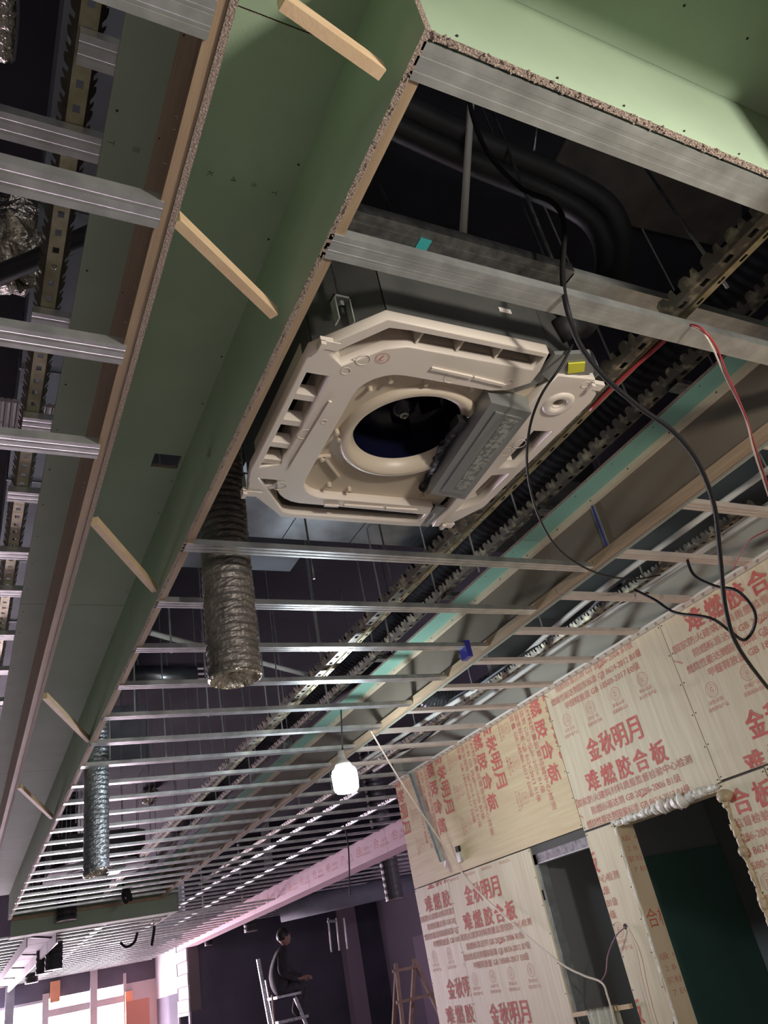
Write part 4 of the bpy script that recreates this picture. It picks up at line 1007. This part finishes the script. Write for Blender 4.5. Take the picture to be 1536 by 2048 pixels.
def figure():
    J = [PJ(558, 1974), PJ(556, 1955), PJ(559, 1927), PJ(566, 1903), PJ(568, 1890),
         PJ(570, 1908, .19), PJ(580, 1942, .24), PJ(600, 1953, .16), PJ(607, 1953, .13),
         PJ(564, 1910, -.19), PJ(562, 1946, -.24), PJ(590, 1958, -.16), PJ(597, 1957, -.14),
         PJ(562, 1978, .10), PJ(611, 1970, .13), PJ(604, 2023, .05), PJ(622, 2031, .05),
         PJ(562, 1979, -.10), PJ(604, 1974, -.13), PJ(588, 2022, -.13), PJ(604, 2031, -.15)]
    E_ = [(0, 1), (1, 2), (2, 3), (3, 4), (2, 5), (5, 6), (6, 7), (7, 8), (2, 9), (9, 10), (10, 11), (11, 12), (0, 13), (13, 14), (14, 15), (15, 16), (0, 17), (17, 18), (18, 19), (19, 20)]
    Rd = [.155, .150, .160, .085, .05, .078, .052, .038, .03, .072, .052, .038, .03, .095, .07, .048, .042, .095, .07, .048, .042]
    o0 = Vector((J[0].x, YP, seat.z)); me = bpy.data.meshes.new('body'); me.from_pydata([v - o0 for v in J], E_, [])
    o = bpy.data.objects.new('person', me); COL.objects.link(o); o.location = o0 + Vector((0, 0, H)); WL[o.name] = o0
    sk = o.modifiers.new('skin', 'SKIN'); sk.use_smooth_shade = True
    for i, r in enumerate(Rd): me.skin_vertices[0].data[i].radius = (r, r)
    me.skin_vertices[0].data[0].use_root = True
    sb_ = o.modifiers.new('sub', 'SUBSURF'); sb_.levels = 2; sb_.render_levels = 2
    bpy.context.view_layer.update()
    m2 = bpy.data.meshes.new_from_object(o.evaluated_get(bpy.context.evaluated_depsgraph_get())); o.modifiers.clear(); o.data = m2
    bm = bmesh.new(); bm.from_mesh(m2); bmesh.ops.holes_fill(bm, edges=bm.edges[:], sides=0); bmesh.ops.recalc_face_normals(bm, faces=bm.faces[:])
    bm.to_mesh(m2); bm.free()
    m2.materials.clear(); m2.materials.append(CLOTHD)
    tag(o, 'worker in dark clothes sitting on the step ladder with bent knees, facing right', 'person')
    hc = PJ(568, 1875); R_ = .088
    m = MB(); m.ball(hc, R_, 10, sz=1.2)
    for v in m.v:
        d = v - hc
        if d.z < -.04: v.x += .012; v.y = hc.y + d.y * .82
    m.lathe([(.001, -.03), (.014, -.02), (.006, .025)], hc + Vector((R_, 0, -.01)), 8)
    m.box(hc.x + R_ * .86, hc.x + R_ * .94, hc.y - .025, hc.y + .025, hc.z - .062, hc.z - .052)
    for sg in (-1, 1):
        m.ball(hc + Vector((-.005, sg * R_ * .97, -.012)), .024, 4); m.ball(hc + Vector((R_ * .84, sg * .038, .012)), .012, 4)
    m.build('head', SKIN, o, True)
    m = MB(); m.ball(hc + Vector((-.014, 0, .022)), R_ * 1.07, 10, sz=1.15)
    for v in m.v: v.z = max(v.z, hc.z - .035 + max(0, v.x - hc.x) * 1.1)
    m.build('hair', HAIR, o, True)
    for hx in (8, 12):
        b = J[hx]; m = MB(); m.obox(b - Vector((.02, 0, 0)), b + Vector((.07, 0, -.005)), .03, .078, up=(0, 1, 0))
        for k in range(4):
            yy = -.033 + .022 * k; L = (.062, .078, .074, .056)[k]
            m.tube([b + Vector((.065, yy, 0)), b + Vector((.065 + L * .5, yy, -.012)), b + Vector((.065 + L * .75, yy, -.045))], .0095, 6)
        m.tube([b + Vector((.01, .035, 0)), b + Vector((.04, .058, -.01)), b + Vector((.07, .058, -.03))], .011, 6)
        m.build('hand', SKIN, o, True)
figure()
# crumpled foil and fittings in the left void
def crumple(c, r, n=3):
    m = MB(); m.ball(c, r, 10)
    for v in m.v: v += Vector([random.uniform(-.18, .18) * r for _ in range(3)])
    return m
tag(crumple(onz(20, 480, 2.2), .16).build('foil_bundle', FOILW), 'crumpled silver foil round a duct at the left edge', 'foil')
tag(crumple(onz(300, 1590, 2.66), .12).build('foil_bundle', FOILW), 'small crumpled foil piece over the far crossbars', 'foil')
q = onz(50, 830, 2.0)
m = MB()
for i in range(16): m.tube([(q.x - .16 + .02 * i, q.y - .05, 2.02), (q.x - .16 + .02 * i, q.y + .12, 2.02)], .011, 8)
tag(m.build('corrugated_sheet', mat('pinkish_corrugated', (.42, .36, .37), .5, .3)), 'pinkish corrugated sheet end at the left edge', 'sheet')
tag(box(q.x - .26, q.x - .165, q.y - .07, q.y + .12, 2.0, 2.1).build('cyan_box', mat('cyan_plastic', (.04, .32, .36), .5)), 'cyan plastic piece beside the corrugated sheet', 'box')
wire('foil_flex', 'pale ribbed foil hose hanging at the top left corner', [onz(8, -30, 1.9), onz(8, 40, 1.9), onz(2, 110, 1.9)], .03, FOILW, 10, 'duct')
